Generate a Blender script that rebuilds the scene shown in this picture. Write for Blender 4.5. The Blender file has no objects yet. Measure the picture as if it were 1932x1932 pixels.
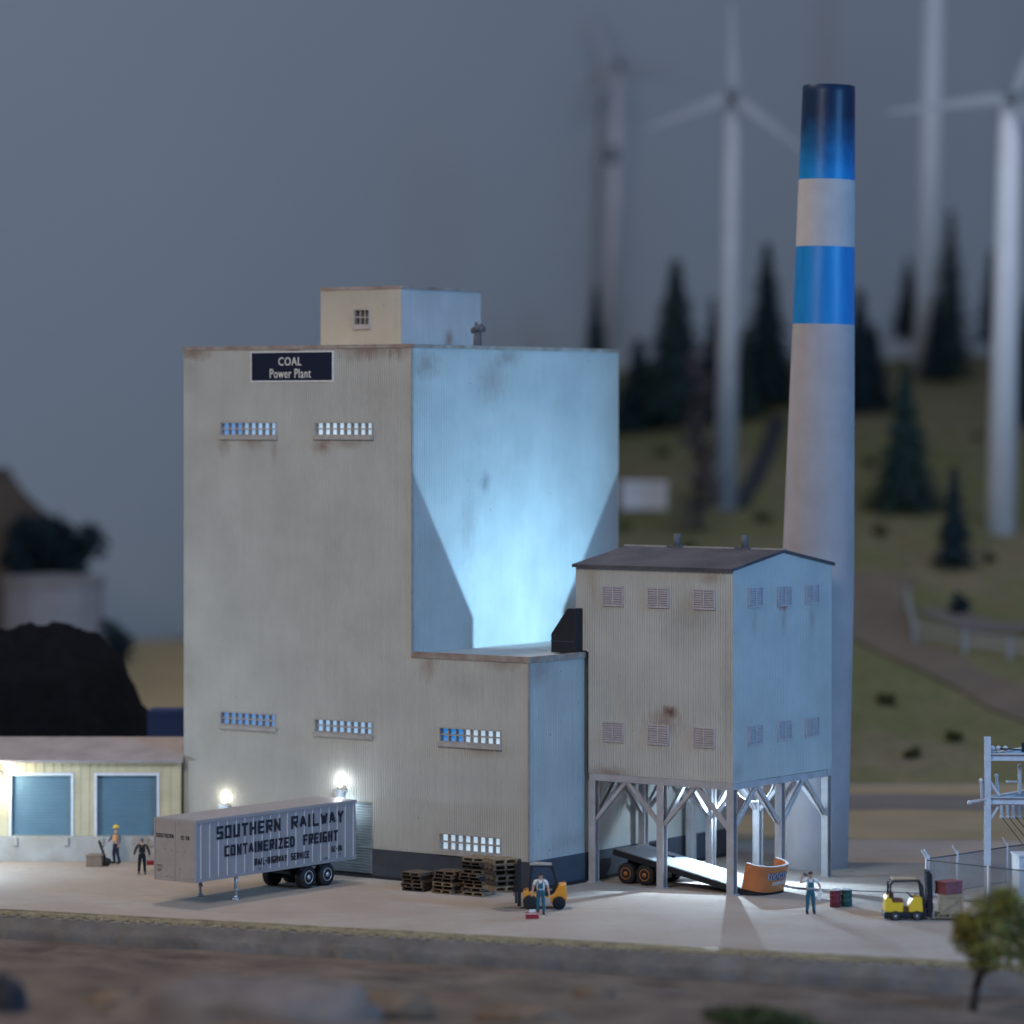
import bpy, bmesh, math, random
from mathutils import Vector, Matrix, noise
rnd = random.Random(7)
S = bpy.context.scene
COL = S.collection
PI = math.pi

# ------------------------------------------------------------------ camera
F, HZ, HC = 6889.0, 781.0, 20.7          # focal length and horizon in photo pixels (1932 wide), camera height
cam = bpy.data.cameras.new('camera'); camo = bpy.data.objects.new('camera', cam); COL.objects.link(camo)
camo.location = (0, 0, HC); camo.rotation_euler = (PI/2, 0, 0)
cam.sensor_width = 36; cam.lens = 36*F/1932; cam.shift_y = -(966-HZ)/1932
cam.clip_start = 1; cam.clip_end = 2000
cam.dof.use_dof = True; cam.dof.focus_distance = 157.6; cam.dof.aperture_fstop = cam.lens*1e-3/1.5
S.camera = camo
# ------------------------------------------------------------------ light
S.view_settings.view_transform = 'Standard'; S.view_settings.look = 'None'
S.view_settings.exposure = 0; S.view_settings.gamma = 1; S.view_settings.use_curve_mapping = False
W = bpy.data.worlds.new('World'); S.world = W; W.use_nodes = True
bg = W.node_tree.nodes['Background']; bg.inputs[0].default_value = (.375, .465, .70, 1); bg.inputs[1].default_value = .35

def area(name, loc, target, size, power, color):
    l = bpy.data.lights.new(name, 'AREA'); l.shape = 'DISK'; l.size = size; l.energy = power; l.color = color
    o = bpy.data.objects.new(name, l); COL.objects.link(o); o.location = loc
    o.rotation_euler = (Vector(target)-Vector(loc)).to_track_quat('-Z', 'Y').to_euler(); return o
def point(name, loc, power, color, r=.05, parent=None):
    l = bpy.data.lights.new(name, 'POINT'); l.energy = power; l.color = color; l.shadow_soft_size = r
    o = bpy.data.objects.new(name, l); COL.objects.link(o); o.location = loc; o.parent = parent; return o
area('room_lamp_front', (-42, 84, 62), (-4, 160, 8), 34, 36000, (1, .95, .89))
area('room_lamp_overhead', (-16, 172, 70), (-4, 155, 0), 7, 15000, (1, .84, .68))
area('room_lamp_blue', (86, 89, 50), (6, 164, 12), 30, 78000, (.17, .50, 1.0))

area('added_back_fill', (44, 226, 105), (34, 320, 10), 50, 20000, (.86, .92, 1))  # unseen fill lamp added to brighten the hill and backdrop

# ------------------------------------------------------------------ helpers
class MB:
    def __init__(s): s.bm = bmesh.new(); s.mi = 0
    def _f(s, vs):
        try:
            f = s.bm.faces.new(vs); f.material_index = s.mi; return f
        except ValueError: return None
    def poly(s, pts): return s._f([s.bm.verts.new(p) for p in pts])
    def box(s, lo, hi, M=None):
        (a, b, c), (d, e, f) = lo, hi
        P = [(a,b,c),(d,b,c),(d,e,c),(a,e,c),(a,b,f),(d,b,f),(d,e,f),(a,e,f)]
        v = [s.bm.verts.new(M @ Vector(p) if M else p) for p in P]
        for q in ((3,2,1,0),(4,5,6,7),(0,1,5,4),(1,2,6,5),(2,3,7,6),(3,0,4,7)): s._f([v[i] for i in q])
        return s
    def prism(s, pts, d):                    # extrude polygon by vector d
        d = Vector(d); a = [s.bm.verts.new(p) for p in pts]; b = [s.bm.verts.new(Vector(p)+d) for p in pts]; n = len(pts)
        s._f(a[::-1]); s._f(b)
        for i in range(n): s._f([a[i], a[(i+1)%n], b[(i+1)%n], b[i]])
        return s
    def tube(s, p0, p1, r0, r1=None, n=12, cap=True):
        r1 = r0 if r1 is None else r1
        p0, p1 = Vector(p0), Vector(p1); q = (p1-p0).to_track_quat('Z', 'Y')
        A = []; B = []
        for i in range(n):
            t = 2*PI*i/n; c = Vector((math.cos(t), math.sin(t), 0))
            A.append(s.bm.verts.new(p0+q@(c*r0))); B.append(s.bm.verts.new(p1+q@(c*r1)))
        for i in range(n):
            f = s._f([A[i], A[(i+1)%n], B[(i+1)%n], B[i]]); f.smooth = n > 6
        if cap: s._f(A[::-1]); s._f(B)
        return s
    def bar(s, p0, p1, w, h, up=(0,0,1)):     # rectangular bar
        p0, p1 = Vector(p0), Vector(p1); d = (p1-p0).normalized(); u = Vector(up)
        x = d.cross(u)
        if x.length < 1e-4: x = d.cross(Vector((0,1,0)))
        x.normalize(); y = x.cross(d)
        c = [x*w/2+y*h/2, -x*w/2+y*h/2, -x*w/2-y*h/2, x*w/2-y*h/2]
        A = [s.bm.verts.new(p0+k) for k in c]; B = [s.bm.verts.new(p1+k) for k in c]
        s._f(A); s._f(B[::-1])
        for i in range(4): s._f([A[(i+1)%4], A[i], B[i], B[(i+1)%4]])
        return s
    def lathe(s, prof, n=32, c=(0,0,0), axis='Z', caps=True):
        rings = []
        for r, z in prof:
            ring = []
            for i in range(n):
                t = 2*PI*i/n
                v = Vector((r*math.cos(t), r*math.sin(t), z))
                if axis == 'X': v = Vector((v.z, v.x, v.y))
                if axis == 'Y': v = Vector((v.x, v.z, v.y))
                ring.append(s.bm.verts.new(Vector(c)+v))
            rings.append(ring)
        for a, b in zip(rings, rings[1:]):
            for i in range(n):
                f = s._f([a[i], a[(i+1)%n], b[(i+1)%n], b[i]])
                if f: f.smooth = True
        if caps: s._f(rings[0][::-1]); s._f(rings[-1])
        return s
    def ball(s, c, r, sub=2, sc=(1,1,1), jit=0, seed=0):
        g = bmesh.ops.create_icosphere(s.bm, subdivisions=sub, radius=1)
        for v in g['verts']:
            k = 1
            if jit: k = 1+jit*noise.noise(v.co*1.7+Vector((seed, seed*.3, 0)))+jit*.5*noise.noise(v.co*4+Vector((0, seed, 3)))
            v.co = Vector(c)+Vector((v.co.x*sc[0], v.co.y*sc[1], v.co.z*sc[2]))*r*k
        for f in {f for v in g['verts'] for f in v.link_faces}: f.smooth = True; f.material_index = s.mi
        return s
    def build(s, name, m, parent=None, loc=None, rz=0, bevel=0, smooth=False):
        bmesh.ops.recalc_face_normals(s.bm, faces=s.bm.faces[:])
        me = bpy.data.meshes.new(name); s.bm.to_mesh(me); s.bm.free()
        for k in (m if isinstance(m, (list, tuple)) else [m]): me.materials.append(k)
        o = bpy.data.objects.new(name, me); COL.objects.link(o); o.parent = parent
        if loc: o.location = loc
        o.rotation_euler.z = rz
        if bevel:
            b = o.modifiers.new('bevel', 'BEVEL'); b.width = bevel; b.segments = 2; b.limit_method = 'ANGLE'
        return o
def tag(o, label, cat, group=None):
    o['label'] = label; o['category'] = cat
    if group: o['group'] = group
    return o
def thing(name, label, cat, loc, rz=0, group=None):
    o = bpy.data.objects.new(name, None); COL.objects.link(o); o.location = loc; o.rotation_euler.z = rz
    o.empty_display_size = .2
    return tag(o, label, cat, group)
def struct(o, kind='structure'): o['kind'] = kind; return o
def dup(o, parent=None):
    c = o.copy(); COL.objects.link(c); c.parent = parent
    for ch in list(o.children): dup(ch, c)
    return c
def text(name, s, m, parent, fit, place, bold=.0, spacing=1):
    """lettering as a thin solid; fit=(x0, x1, y0, height) in the plane, place=Matrix of that plane"""
    cu = bpy.data.curves.new(name, 'FONT'); cu.body = s; cu.offset = bold; cu.extrude = .02; cu.space_character = spacing
    cu.resolution_u = 3
    t = bpy.data.objects.new(name, cu); COL.objects.link(t)
    dg = bpy.context.evaluated_depsgraph_get(); me = bpy.data.meshes.new_from_object(t.evaluated_get(dg))
    bpy.data.objects.remove(t)
    xs = [v.co.x for v in me.vertices]; ys = [v.co.y for v in me.vertices]
    x0, x1, y0, h = fit
    for v in me.vertices:
        c = Vector((x0+(v.co.x-min(xs))/(max(xs)-min(xs))*(x1-x0), y0+(v.co.y-min(ys))/(max(ys)-min(ys))*h, v.co.z*.3))
        v.co = place @ c
    me.materials.clear(); me.materials.append(m)
    o = bpy.data.objects.new(name, me); COL.objects.link(o); o.parent = parent; return o
GLY = {'S': [[(1,1),(0,1),(0,.5),(1,.5),(1,0),(0,0)]], 'O': [[(0,0),(0,1),(1,1),(1,0),(0,0)]], 'U': [[(0,1),(0,0),(1,0),(1,1)]], 'T': [[(0,1),(1,1)],[(.5,1),(.5,0)]],
 'H': [[(0,0),(0,1)],[(1,0),(1,1)],[(0,.5),(1,.5)]], 'E': [[(1,1),(0,1),(0,0),(1,0)],[(0,.5),(.8,.5)]], 'R': [[(0,0),(0,1),(1,1),(1,.5),(0,.5)],[(.4,.5),(1,0)]], 'N': [[(0,0),(0,1),(1,0),(1,1)]],
 'A': [[(-.05,0),(.5,1),(1.05,0)],[(.18,.32),(.82,.32)]], 'I': [[(.5,0),(.5,1)]], 'L': [[(0,1),(0,0),(1,0)]], 'W': [[(-.1,1),(.22,0),(.5,.8),(.78,0),(1.1,1)]], 'Y': [[(0,1),(.5,.45),(1,1)],[(.5,.45),(.5,0)]],
 'C': [[(1,1),(0,1),(0,0),(1,0)]], 'Z': [[(0,1),(1,1),(0,0),(1,0)]], 'D': [[(0,0),(0,1),(.75,1),(1,.8),(1,.2),(.75,0),(0,0)]], 'F': [[(1,1),(0,1),(0,0)],[(0,.5),(.8,.5)]],
 'G': [[(1,1),(0,1),(0,0),(1,0),(1,.45),(.6,.45)]], '-': [[(.1,.5),(.9,.5)]], 'V': [[(0,1),(.5,0),(1,1)]], '2': [[(0,.8),(0,1),(1,1),(1,.55),(0,0),(1,0)]], '8': [[(0,0),(0,1),(1,1),(1,0),(0,0)],[(0,.5),(1,.5)]], '=': [[(0,.3),(1,.3)],[(0,.7),(1,.7)]]}
def block(word, m, parent, fit, place, st=.2):
    """bold block capitals painted as thin strokes"""
    x0, x1, y0, h = fit; mb = MB(); n = len(word); cw = (x1-x0)/n; t = h*st; k = 0
    for i, ch in enumerate(word):
        u_ = (x1-x0)/sum({'I': .5, '-': .7}.get(c, 1) for c in word); wd = u_*{'I': .5, '-': .7}.get(ch, 1); ox = x0+u_*sum({'I': .5, '-': .7}.get(c, 1) for c in word[:i])+(wd*.5 if ch == 'I' else wd*.12+t/2); gw = 0 if ch == 'I' else wd*.76-t; gh = h-t
        for pl in GLY[ch]:
            P_ = [Vector((ox+a*gw, y0+t/2+b*gh, 0)) for a, b in pl]
            for a, b in zip(P_, P_[1:]):
                k += 1; d = (b-a).normalized(); s_ = Vector((-d.y, d.x, 0))*t/2; e = d*t*.5 if abs(d.x) < .05 or abs(d.y) < .05 else d*0
                z = .001+.0004*(k % 7); mb.prism([place @ (q+Vector((0, 0, z))) for q in (a-e+s_, a-e-s_, b+e-s_, b+e+s_)], place.to_3x3() @ Vector((0, 0, .004)))
    return mb.build('lettering', m, parent)
def plane(o, x, y):                           # plane matrix: origin, text-right, text-up
    x, y = Vector(x), Vector(y); z = x.cross(y)
    return Matrix.Translation(o) @ Matrix((x, y, z)).transposed().to_4x4()

# ------------------------------------------------------------------ materials
class NT:
    def __init__(s, name):
        s.m = bpy.data.materials.new(name); s.m.use_nodes = True; s.t = s.m.node_tree; s.b = s.t.nodes['Principled BSDF']
        s.co = s.t.nodes.new('ShaderNodeTexCoord').outputs['Object']
    def n(s, t, **k):
        x = s.t.nodes.new(t)
        for a, v in k.items(): setattr(x, a, v)
        return x
    def l(s, a, b): s.t.links.new(a, b)
    def noise(s, scale, detail=4, rough=.6, co=None):
        x = s.n('ShaderNodeTexNoise'); x.inputs['Scale'].default_value = scale; x.inputs['Detail'].default_value = detail
        x.inputs['Roughness'].default_value = rough; s.l(co or s.co, x.inputs['Vector']); return x.outputs['Fac']
    def ramp(s, f, a, b):
        x = s.n('ShaderNodeMapRange'); x.inputs['From Min'].default_value = a; x.inputs['From Max'].default_value = b
        s.l(f, x.inputs['Value']); return x.outputs[0]
    def math(s, op, a, b=None, c=None):
        x = s.n('ShaderNodeMath', operation=op)
        for i, v in enumerate((a, b, c)):
            if v is None: continue
            if isinstance(v, (int, float)): x.inputs[i].default_value = v
            else: s.l(v, x.inputs[i])
        return x.outputs[0]
    def mix(s, f, a, b):
        x = s.n('ShaderNodeMix', data_type='RGBA')
        if isinstance(f, (int, float)): x.inputs[0].default_value = f
        else: s.l(f, x.inputs[0])
        for i, v in ((6, a), (7, b)):
            if isinstance(v, (tuple, list)): x.inputs[i].default_value = (*v, 1)
            else: s.l(v, x.inputs[i])
        return x.outputs[2]
    def scale(s, v):
        x = s.n('ShaderNodeMapping'); x.inputs['Scale'].default_value = v; s.l(s.co, x.inputs[0]); return x.outputs[0]
    def xyz(s):
        x = s.n('ShaderNodeSeparateXYZ'); s.l(s.co, x.inputs[0]); return x.outputs
    def bump(s, h, strength, dist):
        x = s.n('ShaderNodeBump'); x.inputs['Strength'].default_value = strength; x.inputs['Distance'].default_value = dist
        s.l(h, x.inputs['Height']); s.l(x.outputs[0], s.b.inputs['Normal'])
def mat(name, c, rough=.6, var=.25, scale=2.0, metal=0, spec=.4, bump=.0, c2=None, bscale=None):
    N = NT(name); N.b.inputs['Roughness'].default_value = rough; N.b.inputs['Metallic'].default_value = metal
    N.b.inputs['Specular IOR Level'].default_value = spec
    f = N.ramp(N.noise(scale), .3, .7); d = tuple(x*(1-var) for x in c) if c2 is None else c2
    N.l(N.mix(f, d, c), N.b.inputs['Base Color'])
    if bump: N.bump(N.noise(bscale or scale*6, 5), .7, bump)
    return N.m
def emit(name, c, st):
    m = bpy.data.materials.new(name); m.use_nodes = True; b = m.node_tree.nodes['Principled BSDF']
    b.inputs['Base Color'].default_value = (.3,.3,.3,1)
    b.inputs['Emission Color'].default_value = (*c, 1); b.inputs['Emission Strength'].default_value = st; return m
RUST = (.17, .062, .03)
def siding(name, base, stains, pitch=.128, ribs=.014, grime=.16):
    """painted corrugated sheet: vertical ribs, grime, specks and rust stains at (x, z, rx, rz, strength)"""
    N = NT(name); N.b.inputs['Roughness'].default_value = .62; N.b.inputs['Specular IOR Level'].default_value = .3
    x, y, z = N.xyz(); h = N.math('ADD', x, y)
    w = N.math('SINE', N.math('MULTIPLY', h, 2*PI/pitch))
    col = N.mix(N.ramp(N.noise(.35, 5), .3, .7), tuple(k*.80 for k in base), base)
    st = N.ramp(N.noise(1.0, 5, .65, N.scale((5, 5, .25))), .48, .8)
    col = N.mix(N.math('MULTIPLY', st, grime), col, tuple(k*.55 for k in base))
    n1 = N.noise(2.2, 6, .7, N.scale((1.6, 1.6, .8)))
    for (sx, sz, rx, rz, k, c) in stains:
        a = N.math('POWER', N.math('DIVIDE', N.math('SUBTRACT', h, sx), rx), 2)
        a = N.math('ABSOLUTE', a)
        b = N.math('POWER', N.math('ABSOLUTE', N.math('DIVIDE', N.math('SUBTRACT', z, sz), rz)), 2)
        d = N.math('SUBTRACT', 1, N.math('SQRT', N.math('ADD', a, b)))
        m = N.ramp(N.math('ADD', d, N.math('MULTIPLY', N.math('SUBTRACT', n1, .5), 1.5)), .15, .95)
        col = N.mix(N.math('MULTIPLY', m, k), col, c)
    sp = N.ramp(N.noise(4.5, 2, .5), .745, .775)
    col = N.mix(N.math('MULTIPLY', sp, .75), col, (.03, .03, .035))
    N.l(col, N.b.inputs['Base Color'])
    N.bump(w, 1.0, ribs); return N.m

M = {}
M['ground'] = None
def ground_mat():
    N = NT('sandy_yard'); N.b.inputs['Roughness'].default_value = .95; N.b.inputs['Specular IOR Level'].default_value = .1
    a = N.ramp(N.noise(.22, 5), .35, .65); b = N.ramp(N.noise(1.5, 6, .7), .3, .75); g = N.ramp(N.noise(14, 3, .7), .35, .7)
    c = N.mix(a, (.37, .30, .255), (.43, .375, .33)); c = N.mix(N.math('MULTIPLY', b, .5), c, (.33, .26, .205))
    c = N.mix(N.math('MULTIPLY', g, .30), c, (.24, .19, .15)); t_ = N.ramp(N.noise(.5, 5, .7, N.scale((.35, 1.6, 1))), .56, .78); c = N.mix(N.math('MULTIPLY', t_, .42), c, (.22, .17, .13)); o_ = N.ramp(N.noise(.9, 3, .6), .66, .74); c = N.mix(N.math('MULTIPLY', o_, .35), c, (.17, .14, .12))
    N.l(c, N.b.inputs['Base Color']); N.bump(N.noise(9, 6, .75), .8, .05); return N.m
M['ground'] = ground_mat()
def hill_mat():
    N = NT('hill_grass'); N.b.inputs['Roughness'].default_value = 1; N.b.inputs['Specular IOR Level'].default_value = 0
    a = N.ramp(N.noise(.055, 4), .38, .62); b = N.ramp(N.noise(.16, 5), .4, .62); c = N.ramp(N.noise(.9, 5, .7), .3, .7)
    k = N.mix(a, (.21, .20, .10), (.28, .22, .15)); k = N.mix(N.math('MULTIPLY', b, .6), k, (.185, .195, .075))
    k = N.mix(N.math('MULTIPLY', c, .55), k, (.075, .08, .035)); k = N.mix(N.math('MULTIPLY', N.ramp(N.noise(.35, 4, .6), .55, .7), .7), k, (.26, .185, .12))
    N.l(k, N.b.inputs['Base Color']); N.bump(N.noise(1.5, 5), .8, .3); return N.m
M['hill'] = hill_mat()
M['fore'] = mat('brown_soil', (.18, .135, .105), 1, .55, .4, bump=.2, spec=.05, c2=(.075, .056, .047), bscale=2.5)
M['curbface'] = mat('grey_roadbed', (.165, .145, .13), .95, 0, .6, bump=.05, spec=.05, c2=(.095, .083, .076), bscale=3)
M['sky'] = mat('painted_sky', (.55, .56, .575), 1, .05, .012, spec=0)
BE = (.52, .50, .45)
GR = (.20, .17, .13)
main_st = [(-12.6, 23.5, 1.6, .45, 0.65, RUST), (-6.8, 23.55, .9, .3, 0.58, RUST), (-2.6, 23.5, 2.2, .55, 0.65, RUST), (-.8, 23.6, 1.0, .7, 0.58, RUST),
    (-5.1, 19.25, .8, .6, 0.61, RUST), (-3.6, 19.35, 1.3, .35, 0.36, RUST), (-10.9, 19.3, .6, .8, 0.36, RUST), (-9.2, 19.4, 1.0, .5, 0.43, RUST), (-7.9, 19.1, .35, .9, 0.29, RUST),
    (.9, 9.6, .7, 1.1, 0.50, (.22, .10, .05)), (4.9, 9.8, 1.3, .5, 0.36, RUST), (3.9, 6.0, 1.9, .5, 0.40, RUST), (-13.0, 8.3, .6, 2.2, 0.36, (.26, .21, .16)),
    (-12.9, 22.8, 1.2, 1.6, 0.29, GR), (-2.0, 21.6, 3.5, 2.8, 0.25, GR), (3.0, 8.7, 1.5, 1.0, 0.22, GR), (-11.5, 6.0, 1.5, 2.5, 0.16, GR), (-4.5, 12, 2.8, 5, 0.11, GR)]
side_st = [(1.0, 22.9, 1.6, 1.0, 0.40, RUST), (6.0, 22.3, 1.6, 1.7, 0.43, (.22, .13, .11)), (7.3, 23.3, 1.5, .6, 0.40, RUST), (4.2, 15.4, 1.0, 2.2, 0.32, (.2, .15, .14)), (5.5, 17.6, .7, .8, 0.50, (.09, .09, .11)), (9.3, 13.5, .9, 2.0, 0.14, GR)]
M['front'] = siding('beige_corrugated_front', BE, main_st)
M['side'] = siding('beige_corrugated_side', (.47, .475, .46), side_st, ribs=.014, grime=.2)
M['low_side'] = siding('beige_corrugated_low_side', (.46, .46, .44), [(7.0, 9.5, 1.5, .9, .4, GR), (9.5, 1.9, 3, .7, .3, GR)], ribs=.014, grime=.25)
M['annex'] = siding('beige_corrugated_annex', BE, [(-3.25, 7.75, .55, .45, .95, (.12, .05, .03)), (-3.6, 7.3, 1.3, 1.0, .5, RUST), (-7.4, 13.2, .5, 1.3, .4, (.3, .2, .1)), (-1.1, 13.6, 1.0, .5, .4, RUST), (-6.5, 4.9, 2, .5, .5, RUST), (-2.5, 12, 2.5, 2, .3, GR), (-.3, 9, .6, 5, .35, GR), (-5.5, 8, 2, 2, .2, GR)])
M['annex_side'] = siding('beige_corrugated_annex_side', (.47, .475, .46), [(4.06, 12.2, .55, .22, .9, (.4, .08, .03)), (1.7, 11.6, .4, 1.0, .35, GR), (4.06, 11.6, .4, 1.0, .35, GR), (6.4, 11.6, .4, 1.0, .4, GR), (.4, 5.3, .7, .7, .4, GR)], ribs=.009, grime=.15)
M['pent'] = siding('cream_penthouse', (.52, .46, .36), [(-5.3, 28.3, 1.0, 1.6, .45, (.3, .18, .09)), (-9.5, 27.6, .8, 2.0, .3, (.3, .2, .1)), (-9.2, 25, 1.4, .8, .7, (.3, .14, .06)), (-5.6, 25.5, .8, 2.5, .45, (.3, .16, .08))], ribs=.008)
M['pent_side'] = siding('pale_penthouse_side', (.47, .475, .46), [(-2.0, 25.4, .35, 1.1, .8, (.1, .11, .12))], ribs=.008, grime=.2)
M['found'] = mat('dark_foundation', (.060, .066, .085), .8, .25, 1.2, bump=.02)
M['trim'] = mat('rusty_trim', (.36, .32, .29), .8, 0, 1.3, c2=(.22, .135, .10), bump=.01)
M['trim_grey'] = mat('grey_trim', (.33, .31, .30), .8, .3, 2, bump=.01)
M['frame'] = mat('window_frame_mauve', (.44, .40, .37), .7, .25, 3)
M['louver'] = mat('louver_grey', (.46, .41, .42), .7, .2, 4)
M['roofdark'] = mat('charcoal_roof', (.085, .075, .085), .8, .4, .6, bump=.02, c2=(.045, .04, .05))
M['roofgrey'] = mat('grey_roof_top', (.46, .46, .46), .9, .2, 1)
M['black'] = mat('black_paint', (.012, .012, .016), .6, .3, 3)
M['rubber'] = mat('black_rubber', (.018, .018, .02), .75, .3, 5)
M['steel'] = mat('grey_painted_steel', (.42, .41, .43), .55, .3, 1.5, bump=.004, c2=(.32, .30, .30))
M['door'] = mat('roller_door_blue_grey', (.42, .47, .50), .5, .2, 1)
M['trailer'] = mat('trailer_silver', (.36, .325, .33), .45, .12, 1.2, metal=.25)
M['trailer_front'] = mat('trailer_front_grey', (.40, .36, .35), .6, .15, 1.5)
M['rib'] = mat('trailer_rib', (.72, .70, .72), .4, .1, 2, metal=.3)
M['letter'] = mat('navy_black_lettering', (.010, .011, .022), .7, .1, 5)
M['white'] = mat('white_paint', (.75, .75, .74), .6, .15, 3)
M['hub'] = mat('bright_metal_hub', (.62, .63, .65), .3, .2, 6, metal=.6)
M['signboard'] = mat('navy_sign_board', (.008, .010, .026), .35, .1, 3)
M['orange'] = mat('orange_header', (.50, .165, .045), .5, 0, 1.6, c2=(.34, .105, .04))
M['deck'] = mat('pale_grey_deck', (.20, .21, .23), .8, .2, 3)
M['orangehub'] = mat('orange_hub', (.5, .16, .03), .5, .3, 8)
M['fork_orange'] = mat('forklift_orange', (.70, .28, .03), .4, .1, 3)
M['fork_yellow'] = mat('forklift_yellow', (.78, .50, .03), .4, .1, 3)
M['seat'] = mat('brown_seat', (.16, .06, .025), .7, .3, 5)
M['wood'] = mat('weathered_pallet_wood', (.15, .105, .075), .9, 0, 5, c2=(.05, .036, .028))
M['wood_pale'] = mat('pale_pallet_wood', (.30, .22, .13), .9, 0, 6, c2=(.13, .09, .06))
M['wood_dark'] = mat('dark_pallet_wood', (.06, .042, .034), .9, 0, 6, c2=(.05, .037, .03))
M['crate'] = mat('tan_crate', (.36, .27, .17), .85, .3, 4)
M['redcrate'] = mat('red_crate', (.24, .07, .08), .7, .35, 5)
M['cardboard'] = mat('brown_box', (.25, .17, .125), .9, .25, 3)
M['red'] = mat('red_toolbox', (.28, .02, .03), .5, .2, 6)
M['barrel_red'] = mat('dark_red_barrel', (.17, .02, .035), .5, .3, 5)
M['barrel_green'] = mat('dark_green_barrel', (.018, .075, .075), .5, .3, 5)
M['lid'] = mat('pale_speckled_lid', (.75, .75, .76), .7, 0, 12, c2=(.35, .35, .36), bump=.03)
M['skin'] = mat('skin', (.52, .29, .20), .6, .1, 8)
M['shirt'] = mat('white_shirt', (.70, .69, .67), .9, .1, 6)
M['teal'] = mat('teal_overalls', (.02, .11, .16), .85, .25, 8)
M['navy'] = mat('dark_navy_cloth', (.010, .012, .022), .85, .3, 8)
M['olive'] = mat('dark_olive_shirt', (.07, .06, .045), .9, .2, 8)
M['vest'] = mat('orange_vest', (.68, .31, .14), .8, .2, 8)
M['jeans'] = mat('dark_blue_trousers', (.015, .022, .055), .85, .25, 8)
M['yellow'] = mat('yellow_hard_hat', (.70, .50, .05), .4, .1, 8)
M['capgrey'] = mat('grey_cap', (.12, .14, .15), .8, .2, 8)
M['hair'] = mat('dark_brown_hair', (.035, .018, .012), .8, .3, 10)
M['boot'] = mat('dark_boot', (.015, .014, .016), .6, .2, 8)
M['garage'] = mat('pale_yellow_boards', (.58, .49, .31), .8, .22, .9, bump=.01)
M['garageroof'] = mat('grey_garage_roof', (.34, .29, .275), .9, .25, .8, bump=.01)
M['garagedoor'] = mat('teal_roller_door', (.125, .215, .275), .6, .15, 1)
M['dock'] = mat('concrete_dock', (.46, .43, .40), .9, 0, .7, c2=(.36, .31, .25), bump=.02)
M['whitetrim'] = mat('white_trim', (.66, .66, .70), .7, .15, 2)
M['coal'] = mat('black_coal', (.005, .007, .012), .9, .5, 1.2, spec=.1, bump=.15, bscale=3)
M['conc'] = mat('chimney_concrete', (.37, .325, .325), .85, .18, .5, bump=.01)
M['conc_white'] = mat('chimney_white_band', (.42, .385, .385), .85, .15, .8, bump=.01)
M['turbine'] = mat('turbine_white', (.56, .55, .56), .6, .12, .6)
M['turbine_grey'] = mat('turbine_grey_head', (.20, .20, .22), .7, .2, 1)
M['turbine_lightened'] = mat('turbine_white_lightened', (.85, .84, .85), .6, .1, .6)  # turbine white lightened to make up for weaker light on these towers
M['fencewhite'] = mat('dull_white_fence', (.34, .33, .33), .8, .2, 1)
M['blade'] = mat('turbine_blade', (.42, .42, .44), .7, .1, .6)
M['turbine_dull'] = mat('turbine_dull_pink_grey', (.74, .69, .69), .7, .2, .6)
M['pine'] = mat('pine_needles', (.045, .078, .072), .95, .5, 1.5, spec=.05)
M['pine2'] = mat('dark_needles', (.034, .056, .066), .95, .5, 1.5, spec=.05)
M['greybush'] = mat('grey_purple_twigs', (.13, .105, .115), .95, .4, 1.5, spec=.05)
M['scrub'] = mat('olive_scrub', (.10, .095, .035), .95, .4, 1.5, spec=.05)
M['bark'] = mat('dark_bark', (.035, .022, .018), .95, .4, 4, bump=.03)
M['leafy'] = mat('olive_leaves', (.36, .31, .075), .9, 0, 1.1, c2=(.11, .11, .035), spec=.1)
M['dirt'] = mat('pink_dirt_road', (.22, .17, .13), 1, .3, .25, spec=.05)
M['lot'] = mat('grey_lot', (.22, .19, .175), 1, .3, .12, spec=.05)
M['tan'] = mat('tan_lot', (.40, .31, .19), 1, .25, .12, spec=.05)
M['rail'] = mat('glint_yellow_rail', (.40, .345, .21), .6, 0, 1.2, metal=.2, c2=(.20, .165, .115))  # yellow tint painted in for glints along the rails
M['tie'] = mat('pale_tie', (.34, .29, .20), .95, 0, 2.5, c2=(.22, .18, .12), bump=.02)
M['substation'] = mat('substation_white_grey', (.55, .56, .60), .6, .2, 3)
M['galv'] = mat('galvanised_wire', (.30, .32, .35), .5, .2, 5, metal=.3)
M['bulb'] = emit('lamp_glow_white', (1, .98, .88), 3)
M['bulb_blue'] = emit('lamp_glow_blue_white', (.70, .88, 1), 12)
def roof_vent_mat(): return mat('vent_grey', (.10, .10, .115), .7, .3, 4)
M['vent'] = roof_vent_mat()
def chimney_blue(name, soot):
    N = NT(name); N.b.inputs['Roughness'].default_value = .40; N.b.inputs['Specular IOR Level'].default_value = .4
    c = N.mix(N.ramp(N.noise(1.2, 4, .6, N.scale((2, 2, .3))), .3, .7), (.003, .15, .40), (.006, .20, .48))
    if soot:
        z = N.xyz()[2]
        d = N.math('ADD', z, N.math('MULTIPLY', N.math('SUBTRACT', N.noise(1.3, 6, .65), .5), 2.4))
        c = N.mix(N.ramp(d, 31.9, 34.3), c, (.003, .012, .028)); N.b.inputs['Specular IOR Level'].default_value = .25
        c = N.mix(N.math('MULTIPLY', N.ramp(d, 31.0, 33.2), .4), c, (.008, .03, .09))
    N.l(c, N.b.inputs['Base Color']); N.bump(N.noise(1, 3, .5, N.scale((4, 4, .4))), .4, .02); return N.m
M['blue'] = chimney_blue('blue_gloss_band', False); M['bluesoot'] = chimney_blue('blue_band_with_soot', True)

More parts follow.
